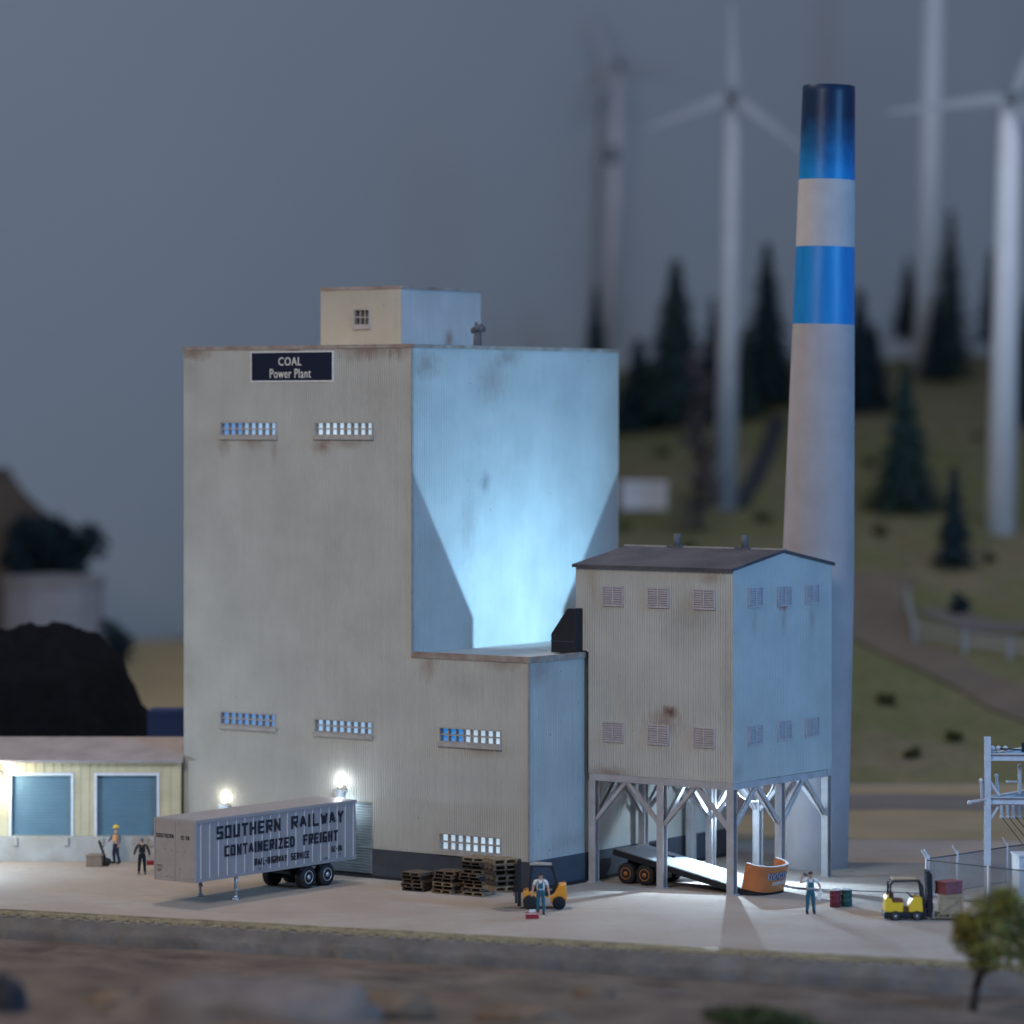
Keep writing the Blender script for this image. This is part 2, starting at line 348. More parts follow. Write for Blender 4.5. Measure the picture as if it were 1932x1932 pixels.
# ------------------------------------------------------------------ places
def G(px, py, z=0): Y = F*(HC-z)/(py-HZ); return Vector(((px-966)*Y/F, Y, z))
def at(px, py, Y): return Vector(((px-966)*Y/F, Y, HC-(py-HZ)*Y/F))
TH = .619
C0 = Vector((-4.417, 161.854, 0)); EX = Vector((math.cos(TH), -math.sin(TH), 0)); EY = Vector((math.sin(TH), math.cos(TH), 0))
def front(px, py):                     # point of the front wall seen at a photo pixel -> local (x, z)
    k = (px-966)/F; s = (k*C0.y-C0.x)/(EX.x-k*EX.y); Y = C0.y+s*EX.y; return s, HC-(py-HZ)*Y/F
def sidep(px, py):                     # same on the upper side wall -> local (y, z)
    k = (px-966)/F; t = (k*C0.y-C0.x)/(EY.x-k*EY.y); Y = C0.y+t*EY.y; return t, HC-(py-HZ)*Y/F

# ---------------- terrain
E0, E1 = Vector((-21.1, 150.6, 0)), Vector((19.0, 135.3, 0)); ED = (E1-E0).normalized(); EN = Vector((ED.y, -ED.x, 0))  # EN towards the camera
def sm(a, b, x): t = min(1, max(0, (x-a)/(b-a))); return t*t*(3-2*t)
def hill(X, Y):
    h = max(0, min(Y, 358)-204)*.17
    if Y > 358: h -= (Y-358)*.2
    n = 1.2*noise.noise(Vector((X*.05, Y*.05, 0)))+.5*noise.noise(Vector((X*.14, Y*.14, 4)))
    return max(0, h*sm(-24, 2, X)*(1-.12*sm(26, -2, X))+n*sm(204, 222, Y)*sm(-24, 2, X)*.8) - .02
def hillpt(px, py):
    Y = 200
    while Y < 400:
        p = at(px, py, Y)
        if p.z <= hill(p.x, p.y)+.02: return Vector((p.x, p.y, hill(p.x, p.y)))
        Y += .25
    return at(px, py, 358)
m = MB(); xs = [-90, -60]+[-40+i*2 for i in range(46)]+[62, 80, 110]; ys = [196+i*2 for i in range(90)]+[390, 420]
g = [[m.bm.verts.new((x, y, hill(x, y) if x > -40 and x < 60 else hill(50 if x > 50 else -40, y))) for y in ys] for x in xs]
for i in range(len(xs)-1):
    for j in range(len(ys)-1):
        f = m._f([g[i][j], g[i+1][j], g[i+1][j+1], g[i][j+1]]); f.smooth = True
struct(m.build('hill', M['hill']))
m = MB(); m.poly([E0-ED*60, E1+ED*60, Vector((120, 205, 0)), Vector((-120, 205, 0))])
struct(m.build('ground', M['ground']))
# far ground behind the yard: a tan strip and a darker lot
def drape(name, pts, mt, dz):
    m = MB(); v = [(m.bm.verts.new((a.x, a.y, a.z+dz)), m.bm.verts.new((b.x, b.y, b.z+dz))) for a, b in pts]
    for p, q in zip(v, v[1:]): m._f([p[0], q[0], q[1], p[1]]).smooth = True
    return struct(m.build(name, mt))
def strip(name, centre, w, mt, dz=.12, n=10):
    pts = []
    c = [hillpt(*p) for p in centre]
    for a, b in zip(c, c[1:]):
        for i in range(n):
            p = a.lerp(b, i/n); d = (b-a); d.z = 0; d.normalize(); s = Vector((d.y, -d.x, 0))
            L, R = p+s*w/2, p-s*w/2; L.z = hill(L.x, L.y); R.z = hill(R.x, R.y); pts.append((L, R))
    return drape(name, pts, mt, dz)
strip('dirt_road', [(2100, 1395), (1932, 1335), (1790, 1265), (1660, 1205), (1640, 1140), (1680, 1080)], 4.2, M['dirt'])
strip('road', [(1760, 1150), (1850, 1185), (1960, 1190), (2100, 1215)], 3.2, M['lot'])
strip('path', [(1395, 960), (1440, 870), (1472, 775)], 1.6, mat('dark_road', (.03, .033, .04), .9, .2, .5))
drape('lot', [(Vector((8, 176, 0)), Vector((7, 186, 0))), (Vector((14, 178, 0)), Vector((16, 203, 0))), (Vector((40, 176, 0)), Vector((50, 203, 0)))], M['tan'], .015)
drape('pavement', [(Vector((6, 187, 0)), Vector((5, 195, 0))), (Vector((20, 191, 0)), Vector((20, 199, 0))), (Vector((45, 187, 0)), Vector((45, 194, 0)))], M['lot'], .03)
drape('terrain', [(Vector((-70, 200, 0)), Vector((-70, 330, 0))), (Vector((-20, 200, 0)), Vector((-20, 330, 0)))], mat('warm_tan_soil', (.62, .45, .24), 1, .2, .1, spec=.05), .25)

# foreground: roadbed face below the yard edge, then brown soil rising towards the camera
m = MB(); nx = 240
rows = [(0, 0), (.12, -.04), (.26, -.16), (.42, -.28), (.6, -.36), (.85, -.40), (.9, -1.5)]
gr = []
for i in range(nx+1):
    p = E0-ED*20+ED*(i/nx)*85; jj = .16*noise.noise(Vector((i*.35, 3, 1)))+.08*noise.noise(Vector((i*1.1, 7, 1)))
    gr.append([m.bm.verts.new(p+EN*(q+(jj if q > 0 else 0)+.13*noise.noise(Vector((i*.5, q*3, 1)))*(q > 0))+Vector((0, 0, z-.004+(.5*noise.noise(Vector((i*.22, 9, q)))*.25 if q > .2 else 0)))) for q, z in rows])
for i in range(nx):
    for j in range(len(rows)-1): m._f([gr[i][j], gr[i+1][j], gr[i+1][j+1], gr[i][j+1]]).smooth = True
struct(m.build('embankment', M['curbface']))
def fore(u, q):
    p = E0+ED*u+EN*q
    z = -.86+.095*q+.55*noise.noise(Vector((p.x*.13, p.y*.16, 2)))*sm(1, 6, q)+.22*noise.noise(Vector((p.x*.5, p.y*.5, 6)))*sm(1, 4, q)
    return p+Vector((0, 0, z))
m = MB(); gr = [[m.bm.verts.new(fore(-25+i*.9, 1.35+j*.9)) for j in range(48)] for i in range(100)]
for i in range(99):
    for j in range(47): m._f([gr[i][j], gr[i+1][j], gr[i+1][j+1], gr[i][j+1]]).smooth = True
struct(m.build('foreground_soil', M['fore']))
# sky backdrop, a painted curved wall
m = MB(); prev = None
CP = [Vector(p+(-4,)) for p in ((-330, 150), (-190, 262), (-110, 296), (-62, 316), (-34, 334), (-8, 356), (22, 380), (62, 398), (130, 392), (220, 320), (300, 200))]
for a, b, c, d in zip(CP, CP[1:], CP[2:], CP[3:]):
    for i in range(6):
        t = i/6; p = .5*(2*b+(c-a)*t+(2*a-5*b+4*c-d)*t*t+(3*b-a-3*c+d)*t**3)
        v = (m.bm.verts.new(p), m.bm.verts.new(p+Vector((0, 0, 120))))
        if prev: m._f([prev[0], v[0], v[1], prev[1]]).smooth = True
        prev = v
struct(m.build('sky', M['sky']))

# ------------------------------------------------------------------ railway track on the yard edge
tk = thing('railway_track', 'narrow railway track with painted yellow glints along the front edge of the yard', 'railway track', E0+ED*20, math.atan2(ED.y, ED.x))
for q in (-.98, -.22):
    MB().box((-24, -q-.035, .06), (34, -q+.035, .15)).box((-24, -q-.07, .055), (34, -q+.07, .08)).build('rail', M['rail'], tk)
t0 = MB().box((-.13, .0, .004), (.13, 1.2, .06)).build('tie', M['tie'], tk)
for i in range(75):
    t = t0 if i == 0 else t0.copy()
    if i: COL.objects.link(t)
    t.parent = tk; t.location = (-22.6+i*.62+rnd.uniform(-.05, .05), rnd.uniform(-.06, .06), rnd.uniform(-.01, .02)); t.rotation_euler.z = rnd.uniform(-.05, .05)

M['ballast'] = mat('tan_glint_ballast', (.38, .33, .21), .95, 0, 1.1, c2=(.20, .165, .12), spec=.1)  # tan stones, their yellow painted in for glinting highlights
m = MB()
for i in range(1500):
    u_ = rnd.uniform(-3, 48); q = -1.25*rnd.random()**.6+.05; p = E0+ED*u_+EN*q; r_ = rnd.uniform(.04, .09)
    m.ball(p+Vector((0, 0, r_*.5)), r_, 1, (rnd.uniform(.8, 1.3), rnd.uniform(.8, 1.3), rnd.uniform(.6, 1)))
b = m.build('ballast', M['ballast']); struct(b, 'stuff')
# ------------------------------------------------------------------ power plant
WM, DM, WL, ZT, ZR, ZB = 13.29, 16.42, 6.33, 23.75, 10.11, 1.28
plant = thing('power_plant', 'tall beige corrugated power plant building with rusty roof edge and blue lit windows', 'building', C0, -TH)
def holed(mb, rect, holes, mapf, depth):
    """rectangular wall with rectangular holes and reveals; mapf(u, v, d) -> point"""
    us = sorted({rect[0], rect[2], *[h[0] for h in holes], *[h[2] for h in holes]}); vs = sorted({rect[1], rect[3], *[h[1] for h in holes], *[h[3] for h in holes]})
    for a, b in zip(us, us[1:]):
        for c, d in zip(vs, vs[1:]):
            mu, mv = (a+b)/2, (c+d)/2
            if any(h[0] < mu < h[2] and h[1] < mv < h[3] for h in holes): continue
            mb.poly([mapf(a, c, 0), mapf(b, c, 0), mapf(b, d, 0), mapf(a, d, 0)])
    for h in holes:
        a, c, b, d = h
        for p, q in (((a, c), (b, c)), ((b, c), (b, d)), ((b, d), (a, d)), ((a, d), (a, c))):
            mb.poly([mapf(*p, 0), mapf(*q, 0), mapf(*q, depth), mapf(*p, depth)])
wins = []
for (x0, y0, x1, y1) in ((416, 796, 522, 826), (594, 796, 704, 826), (416, 1341, 521, 1377), (594, 1355, 703, 1389), (829, 1371, 946, 1407), (829, 1577, 946, 1612)):
    a, zt = front(x0, y0); b, _ = front(x1, y0); _, zb = front(x0, {826: 822, 1377: 1367, 1389: 1381, 1407: 1400, 1612: 1604}[y1])
    if y0 == 1577: zb = max(zb, ZB+.10); zt = zb+.78
    wins.append((a, zb, b, zt))
mf = lambda u, v, d: Vector((u, d, v))
m = MB(); holed(m, (-WM, ZB, 0, ZR), wins[2:4]+[(-5.8, ZB, -2.2, 3.35)], mf, .3); holed(m, (-WM, ZR, 0, ZT), wins[:2], mf, .3)
holed(m, (0, ZB, WL, ZR), wins[4:], mf, .3)
m.build('front_wall', M['front'], plant)
m = MB(); m.poly([(0, 0, ZR-.3), (0, DM, ZR-.3), (0, DM, ZT), (0, 0, ZT)]); m.build('side_wall', M['side'], plant)
m = MB(); m.poly([(WL, 0, ZB), (WL, DM, ZB), (WL, DM, ZR), (WL, 0, ZR)]); m.build('lower_side_wall', M['low_side'], plant)
m = MB(); m.poly([(-WM, 0, ZB), (-WM, DM, ZB), (-WM, DM, ZT), (-WM, 0, ZT)]); m.poly([(-WM, DM, ZB), (WL, DM, ZB), (WL, DM, ZR), (-WM, DM, ZR)]); m.poly([(-WM, DM, ZR), (0, DM, ZR), (0, DM, ZT), (-WM, DM, ZT)])
m.build('rear_wall', M['side'], plant)
m = MB(); m.box((-WM+.1, .1, ZT-.25), (-.1, DM-.1, ZT-.05)); m.build('roof', M['roofgrey'], plant)
m = MB(); m.box((.01, .1, ZR-.3), (WL-.1, DM-.1, ZR-.03)); m.build('lower_roof', M['roofgrey'], plant)
def rim(mb, x0, y0, x1, y1, z, o=.07, h=.2, sides='fblr'):
    if 'f' in sides: mb.box((x0-o, y0-o, z-h+.06), (x1+o, y0-.003+.1, z+.06))
    if 'b' in sides: mb.box((x0-o, y1-.1, z-h+.06), (x1+o, y1+o, z+.06))
    if 'l' in sides: mb.box((x0-o, y0+.1, z-h+.055), (x0+.1, y1-.1, z+.055))
    if 'r' in sides: mb.box((x1-.1, y0+.1, z-h+.055), (x1+o, y1-.1, z+.055))
m = MB(); rim(m, -WM, 0, 0, DM, ZT, .05, .17); m.build('roof_edge', M['trim'], plant)
m = MB(); rim(m, 0.02, 0, WL, DM, ZR, .06, .26, 'fbr'); m.build('lower_roof_edge', M['trim'], plant)
# dark foundation with a door-wide gap, skirting line
m = MB(); m.box((-WM-.02, -.06, 0), (-5.8, .2, ZB)); m.box((-2.2, -.06, 0), (WL+.06, .2, ZB)); m.box((WL-.2, .2, 0), (WL+.06, DM, ZB)); m.box((-WM-.02, .2, 0), (-WM+.2, DM, ZB))
m.build('foundation', M['found'], plant)
m = MB(); m.box((-WM-.05, -.18, 0), (-5.9, -.06, .12)); m.box((-5.85, -.3, 0), (WL+.15, -.06, .10)); m.box((WL+.06, -.06, 0), (WL+.2, DM, .12))
m.build('skirting', M['black'], plant)
m = MB(); m.box((WL+.062, 7.6, 0), (WL+.09, 9.9, 1.18)); m.build('dock_opening', M['black'], plant)
# corner strips
m = MB(); m.box((-.05, -.04, ZR+.1), (.03, .05, ZT-.12)); m.box((WL-.05, -.04, ZB), (WL+.03, .05, ZR-.2)); m.build('corner_strip', M['trim_grey'], plant)
# roller door behind the trailer
m = MB(); N_ = 26
for i in range(N_):
    z0 = .12+i*(3.23/N_); m.prism([(-5.75, .22, z0), (-5.75, .16, z0+.02), (-5.75, .13, z0+.10), (-5.75, .22, z0+.12)], (3.5, 0, 0))
dr = m.build('roller_door', M['door'], plant)
m = MB(); m.box((-5.8, .02, .0), (-5.72, .24, 3.35)); m.box((-2.28, .02, 0), (-2.2, .24, 3.35)); m.box((-5.72, .02, 3.27), (-2.28, .24, 3.35)); m.build('door_frame', M['trim_grey'], dr)
# windows
def pane_mats():
    def pm(name, c, st):
        N = NT(name); f = N.ramp(N.noise(.55, 2), .35, .65)
        N.l(N.mix(f, tuple(k*.72 for k in c), c), N.b.inputs['Emission Color']); N.b.inputs['Emission Strength'].default_value = st
        N.b.inputs['Base Color'].default_value = (.2, .2, .22, 1); N.b.inputs['Roughness'].default_value = .2; return N.m
    return [pm('lit_pane_pale', (.36, .64, 1.0), .78), pm('lit_pane_blue', (.12, .40, .95), .62), pm('lit_pane_deep', (.012, .30, .85), .72), pm('lit_pane_white', (.60, .80, 1.0), .86)]
PM = pane_mats()
def window(parent, r, cols, rows, kinds, y0=0., sill=True):
    a, c, b, d = r; w = .055; m = MB(); dep = .24
    m.box((a, y0-.05, c), (a+w, y0+dep, d)); m.box((b-w, y0-.05, c), (b, y0+dep, d)); m.box((a+w, y0-.05, d-w), (b-w, y0+dep, d)); m.box((a+w, y0-.05, c), (b-w, y0+dep, c+w))
    cw = (b-a-2*w)/cols; rh = (d-c-2*w)/rows
    for i in range(1, cols): m.box((a+w+i*cw-.026, y0+.03, c+w), (a+w+i*cw+.026, y0+dep-.01, d-w))
    for j in range(1, rows): m.box((a+w, y0+.04, c+w+j*rh-.03), (b-w, y0+dep-.02, c+w+j*rh+.03))
    o = m.build('window', M['frame'], parent)
    m = MB()
    for i in range(cols):
        for j in range(rows):
            m.mi = kinds(i, j); x0 = a+w+i*cw; z0 = c+w+j*rh
            m.poly([(x0, y0+dep-.005, z0), (x0+cw, y0+dep-.005, z0), (x0+cw, y0+dep-.005, z0+rh), (x0, y0+dep-.005, z0+rh)])
    m.build('pane', PM if cols > 3 else [M['black']], o)
    if sill:
        m = MB(); m.box((a-.05, y0-.13, c-.17), (b+.05, y0-.004, c-.002)); m.build('sill', M['frame'], o)
    return o
KW = [lambda i, j: 1 if i < 3 else 0, lambda i, j: 3, lambda i, j: 1, lambda i, j: 0, lambda i, j: 2 if i < 3 else 3, lambda i, j: 3]
for r, k in zip(wins, KW): window(plant, r, 8, 2, k)
# penthouse
PY = 3.2
def pf(px, py):
    c = C0+EY*PY; k = (px-966)/F; s = (k*c.y-c.x)/(EX.x-k*EX.y); Y = c.y+s*EX.y; return s, HC-(py-HZ)*Y/F
px0, pz = pf(605, 545); px1, _ = pf(757, 545); _, pzb = pf(757, 652); pz1 = pz+.1
# depth so that its far edge stands where the photo shows it
k = (907-966)/F; cc = C0+EX*px1+EY*PY; PD = (k*cc.y-cc.x)/(EY.x-k*EY.y)
wx0, wz1 = pf(668, 583); wx1, wz0 = pf(698, 614)
m = MB(); holed(m, (px0, ZT-.1, px1, pz), [(wx0, wz0, wx1, wz1)], lambda u, v, d: Vector((u, PY+d, v)), .3)
ph = m.build('penthouse', M['pent'], plant)
m = MB(); m.poly([(px1, PY, ZT-.1), (px1, PY+PD, ZT-.1), (px1, PY+PD, pz), (px1, PY, pz)]); m.poly([(px0, PY, ZT-.1), (px0, PY+PD, ZT-.1), (px0, PY+PD, pz), (px0, PY, pz)]); m.poly([(px0, PY+PD, ZT-.1), (px1, PY+PD, ZT-.1), (px1, PY+PD, pz), (px0, PY+PD, pz)])
m.build('side_wall', M['pent_side'], ph)
m = MB(); m.box((px0+.05, PY+.05, pz-.2), (px1-.05, PY+PD-.05, pz-.06)); rim(m, px0, PY, px1, PY+PD, pz, .05, .14); m.build('roof', M['trim'], ph)
window(ph, (wx0, wz0, wx1, wz1), 3, 2, lambda i, j: 0, PY, True)
# roof pipe with twin heads
q = at(901, 652, 168); v = q-C0; lx, ly = v.dot(EX), v.dot(EY)
m = MB(); m.tube((lx, ly, ZT-.1), (lx, ly, ZT+.72), .2, .18, 12); m.tube((lx-.32, ly, ZT+.78), (lx+.32, ly+.1, ZT+.86), .14, .14, 10); m.tube((lx, ly-.25, ZT+.85), (lx+.05, ly+.25, ZT+1.0), .12, .12, 10); m.tube((lx-.1, ly, ZT+.9), (lx-.05, ly, ZT+1.2), .09, .07, 8); m.build('roof_vent', M['vent'], plant)
# wall lamps
def wall_lamp(x, z, w, h, power, col, up):
    m = MB(); m.box((x-w/2, -.26, z-.10), (x+w/2, -.002, z+.0)); m.box((x-w*.36, -.22, z-h*.75), (x+w*.36, -.004, z-.10)); m.tube((x, -.14, z-.1), (x, -.14, z-h*.75), w*.42, w*.42, 12)
    o = m.build('wall_lamp', M['hub'], plant)
    m = MB(); m.ball((x, -.14, z+h*.34), 1, 2, (w*.25, .08, h*.19)); m.build('bulb', M['bulb'], o)
    if up: m = MB(); m.box((x-w*.42, -.24, z-h*.86), (x+w*.42, -.03, z-h*.78)); m.build('bulb', M['bulb'], o)
    point('wall_lamp_light', (x, -.24, z+.36), power, col, .05, plant)
    if up: point('wall_lamp_light', (x+.25, -.45, z-h*1.0-.1), power*1.1, (.62, .85, 1), .08, plant)
a, z = front(427, 1519); wall_lamp(a, z, .56, .55, 26, (1, .98, .84), False)
a, z = front(645, 1489); wall_lamp(a, z, .56, .62, 46, (.86, .95, 1), True)

# sign on the front wall
sx0, sz1 = front(474, 664); sx1, sz0 = front(630, 721); sz0 += .02
sg = thing('sign', 'dark navy sign reading COAL Power Plant, fixed high on the beige front wall', 'sign', C0+EX*sx0+Vector((0, 0, sz0)), -TH)
sw, sh = sx1-sx0, sz1-sz0
m = MB(); m.box((0, -.05, 0), (sw, -.004, sh)); m.build('border', M['white'], sg)
m = MB(); m.box((.07, -.06, .07), (sw-.07, -.045, sh-.05)); m.build('panel', M['signboard'], sg)
P = plane((0, -.066, 0), (1, 0, 0), (0, 0, 1))
M['cream'] = mat('cream_lettering', (.80, .76, .68), .7, .1, 5)
text('lettering', 'COAL', M['cream'], sg, (sw*.345, sw*.62, sh*.54, sh*.27), P, .0, 1.08)
text('lettering', 'Power Plant', M['cream'], sg, (sw*.24, sw*.735, sh*.13, sh*.30), P, .0, 1.08)

# ------------------------------------------------------------------ loading tower on legs
TA = .64; KX = Vector((math.cos(TA), -math.sin(TA), 0)); KY = Vector((math.sin(TA), math.cos(TA), 0)); K0 = Vector((9.50, 156.92, 0))
AW, AD, AZ0, AZ1, AZ2 = 7.62, 8.04, 4.83, 13.95, 14.62
tower = thing('loading_tower', 'beige corrugated tower with gabled dark roof raised on grey braced legs', 'building', K0, -TA)
W2L = lambda p: Vector(((p-K0).dot(KX), (p-K0).dot(KY), p.z))
M2W = lambda x, y, z: C0+EX*x+EY*y+Vector((0, 0, z))
ov = .70                                     # the upper body reaches over the lower roof
m = MB(); m.poly([(-AW, 0, AZ0), (0, 0, AZ0), (0, 0, AZ1), (-AW, 0, AZ1)]); m.poly([(-AW-ov, 0, ZR+.12), (-AW, 0, ZR+.12), (-AW, 0, AZ1), (-AW-ov, 0, AZ1)]); m.build('front_wall', M['annex'], tower)
m = MB(); m.poly([(0, 0, AZ0), (0, AD, AZ0), (0, AD, AZ1), (0, AD/2, AZ2), (0, 0, AZ1)]); m.build('gable_wall', M['annex_side'], tower)
m = MB(); m.poly([(-AW-ov, AD, AZ0), (0, AD, AZ0), (0, AD, AZ1), (-AW-ov, AD, AZ1)]); m.build('rear_wall', M['annex'], tower)
# left wall; unseen opening added to shape the inner lamp's light on the plant
lamp = M2W(7.65, 8.1, 10.95); LL = W2L(lamp)
def ap(t, z):
    p = W2L(M2W(0, t, z)); k = (-AW-ov-LL.x)/(p.x-LL.x); q = LL+(p-LL)*k; return q.y, q.z
tl, zl = sidep(893, 1165); tr, zr_ = sidep(1062, 1150); ta, za = sidep(778, 890); tb, zb_ = sidep(1166, 890)
b0 = ap(tl, 9.85); b1 = ap(tl, zl); b2 = ap(ta-2.2, za+(za-zl)*2.2/(tl-ta)); c0 = ap(tr, 9.85); c1 = ap(tr, zr_); c2 = ap(tb+2.2, zb_+(zb_-zr_)*2.2/(tb-tr))
ztop = AZ1-.1
b3, c3 = (b2[0], ztop), (c2[0], ztop); X = -AW-ov
print('aperture', b0, b1, b2, c0, c1, c2, ztop)
Q = lambda p: (X, p[0], p[1])
m = MB()
m.poly([Q((0, ZR+.12)), Q((0, AZ1)), Q((b3[0], AZ1)), Q(b3), Q(b2), Q(b1), Q(b0), Q((b0[0], ZR+.12))])
m.poly([Q((AD, ZR+.12)), Q((AD, AZ1)), Q((c3[0], AZ1)), Q(c3), Q(c2), Q(c1), Q(c0), Q((c0[0], ZR+.12))])
m.poly([Q((b0[0], ZR+.12)), Q(b0), Q(c0), Q((c0[0], ZR+.12))]); m.poly([Q((b3[0], AZ1)), Q(b3), Q(c3), Q((c3[0], AZ1))])
m.poly([(-AW, 0, AZ0), (-AW, AD, AZ0), (-AW, AD, ZR+.12), (-AW, 0, ZR+.12)]); m.poly([(-AW-ov, 0, ZR+.12), (-AW, 0, ZR+.12), (-AW, AD, ZR+.12), (-AW-ov, AD, ZR+.12)])
m.poly([(X, 0, AZ1), (X, AD, AZ1), (X, AD/2, AZ2)])
m.build('light_opening_wall', M['annex'], tower)
point('opening_lamp', LL, 7000, (.34, .69, 1), .035, tower)
m = MB(); m.box((-AW+.02, .02, AZ0+.01), (-.02, AD-.02, AZ0+.12)); m.build('floor', M['steel'], tower)
m = MB(); e = .20; eo = .07; th = .07
for y0, y1 in ((-e, AD/2), (AD+e, AD/2)):
    s = (AZ2-AZ1)/(AD/2); zA = AZ1-e*s
    P4 = [(-AW-ov-eo, y0, zA), (eo, y0, zA), (eo, y1, AZ2), (-AW-ov-eo, y1, AZ2)]
    m.prism(P4, (0, 0, .13))
rf = m.build('roof', M['roofdark'], tower)
m = MB(); m.bar((-AW-ov-eo-.02, AD/2, AZ2+.14), (eo+.02, AD/2, AZ2+.14), .28, .06); m.build('ridge_cap', M['trim_grey'], rf)
for x in (-5.62, -2.02):
    m = MB(); m.tube((x, AD/2, AZ2), (x, AD/2, AZ2+.72), .16, .16, 12); m.box((x-.4, AD/2-.25, AZ2+.08), (x+.4, AD/2+.25, AZ2+.19)); m.build('roof_vent', M['vent'], rf)
def louver(m, c, w, h, ax):
    U = Vector((1, 0, 0)) if ax == 'x' else Vector((0, 1, 0)); O = Vector((0, -1, 0)) if ax == 'x' else Vector((1, 0, 0)); c = Vector(c); Z = Vector((0, 0, 1))
    def bx(u0, u1, z0, z1, d): 
        p = [c+U*u0+Z*z0, c+U*u1+Z*z0, c+U*u1+Z*z1, c+U*u0+Z*z1]; m.prism([q+O*.004 for q in p], O*d)
    bx(-w/2, w/2, -h/2, h/2, .015)
    for a, b, q, r in ((-w/2-.03, -w/2+.03, -h/2, h/2), (w/2-.03, w/2+.03, -h/2, h/2), (-.035, .035, -h/2+.04, h/2-.04), (-w/2+.03, w/2-.03, h/2-.04, h/2+.02), (-w/2-.03, w/2+.03, -h/2-.06, -h/2+.03)): bx(a, b, q, r, .07)
    n = 7
    for i in range(n):
        z = -h/2+.05+(i+.5)*(h-.1)/n
        for a, b in ((-w/2+.03, -.035), (.035, w/2-.03)):
            p = [c+U*a+Z*(z-.03)+O*.075, c+U*a+Z*(z+.03)+O*.018, c+U*b+Z*(z+.03)+O*.018, c+U*b+Z*(z-.03)+O*.075]
            m.prism(p, Vector((0, 0, -.012)))
for x in (-6.28, -3.88, -1.47):
    for z in (12.70, 6.72):
        m = MB(); louver(m, (x, 0, z+.02*rnd.random()), 1.08, .80, 'x'); m.build('louver_vent', M['louver'], tower)
for y in (1.72, 4.06, 6.36):
    for z in (12.72, 6.78):
        m = MB(); louver(m, (0, y, z+.06*rnd.random()), 1.08, .80, 'y'); m.build('louver_vent', M['louver'], tower)
# legs, beams and braces
LX, LY = (-AW+.17, -AW/2, -.17), (.17, AD/2, AD-.17)
def hcol(m, p0, p1, w=.34, up=(0, 1, 0)):
    p0, p1 = Vector(p0), Vector(p1); d = (p1-p0).normalized(); u = Vector(up); u = (u-d*u.dot(d)).normalized(); v = d.cross(u)
    for s in (-1, 1): m.bar(p0+u*s*w*.45, p1+u*s*w*.45, w, w*.1, u)
    m.bar(p0, p1, w*.1, w*.8, u)
for x in LX:
    for y in LY:
        m = MB(); hcol(m, (x, y, 0), (x, y, AZ0-.32), .34); m.box((x-.24, y-.24, 0), (x+.24, y+.24, .05))
        m.build('leg', M['steel'], tower)
m = MB()
for y in LY: m.bar((-AW+.02, y, AZ0-.16), (-.02, y, AZ0-.16), .3, .31)
m.build('beam', M['steel'], tower)
m = MB()
for x in LX: m.bar((x, .33, AZ0-.17), (x, AD-.33, AZ0-.17), .26, .29)
m.build('cross_beam', M['steel'], tower)
def braces(axis, fixed, pos):
    for i, p in enumerate(pos):
        for s in (-1, 1):
            if (i == 0 and s < 0) or (i == len(pos)-1 and s > 0): continue
            r = (pos[1]-pos[0])/2-.06; z0, z1 = AZ0-2.05, AZ0-.30
            a = (p+s*.12, fixed, z0) if axis == 'x' else (fixed, p+s*.12, z0); b = (p+s*r, fixed, z1) if axis == 'x' else (fixed, p+s*r, z1)
            m = MB(); up = (0, 1, 0) if axis == 'x' else (1, 0, 0)
            m.bar(a, b, .14, .035, Vector(b)-Vector(a)) if False else None
            hcol(m, a, b, .17, up); m.build('brace', M['steel'], tower)
for y in LY: braces('x', y, LX)
for x in LX: braces('y', x, LY)
# black hood of the conveyor between tower and plant roof
hood = thing('conveyor_hood', 'black chamfered conveyor hood on the lower roof beside the raised tower', 'conveyor hood', M2W(0, 0, 0), -TH)
p = [(4.98, 3.6, ZR+.02), (4.98, 3.6, 10.95), (5.85, 3.6, 12.1), (6.25, 3.6, 12.1), (6.25, 3.6, ZR+.02)]
m = MB(); m.prism(p, (0, 1.0, 0)); m.build('housing', M['black'], hood, bevel=.02)
m = MB(); m.box((4.96, 3.57, 10.62), (6.24, 3.6, 10.65)); m.build('seam', M['found'], hood)

# lamp hung under the tower
hang = W2L(Vector((9.72, 162.7, 0)))
ul = thing('hanging_lamp', 'glowing blue white lamp hung on a wire loop under the raised tower floor', 'lamp', K0+KX*hang.x+KY*hang.y+Vector((0, 0, AZ0-.02)), -TA)
m = MB(); m.tube((0, 0, 0), (0, 0, -1.25), .025, .025, 8); m.build('cord', M['white'], ul)
m = MB(); m.tube((0, 0, -1.22), (0, 0, -1.45), .07, .12, 12); m.build('socket', M['hub'], ul)
m = MB(); m.ball((0, 0, -1.52), .10, 2); m.build('bulb', M['bulb_blue'], ul)
m = MB(); pts = []
for i in range(21):
    t = PI*(1+i/20); pts.append(Vector((1.15+1.05*math.cos(t), .1, -.35+.95*math.sin(t))))
for a, b in zip(pts, pts[1:]): m.tube(a, b, .03, .03, 6, False)
m.build('wire', M['white'], ul)
point('hanging_lamp_light', (0, 0, -1.72), 620, (.56, .78, 1), .05, ul)
sl = bpy.data.lights.new('hanging_lamp_beam', 'SPOT'); sl.energy = 6800; sl.color = (.55, .78, 1); sl.shadow_soft_size = .05; sl.spot_size = math.radians(138); sl.spot_blend = .4
so_ = bpy.data.objects.new('hanging_lamp_beam', sl); COL.objects.link(so_); so_.parent = ul; so_.location = (0, -.12, -1.66)
so_.rotation_euler = (Matrix.Rotation(TA, 3, 'Z') @ (Vector((11.0, 151, 0))-Vector((9.76, 163.2, 3.1)))).to_track_quat('-Z', 'Y').to_euler()

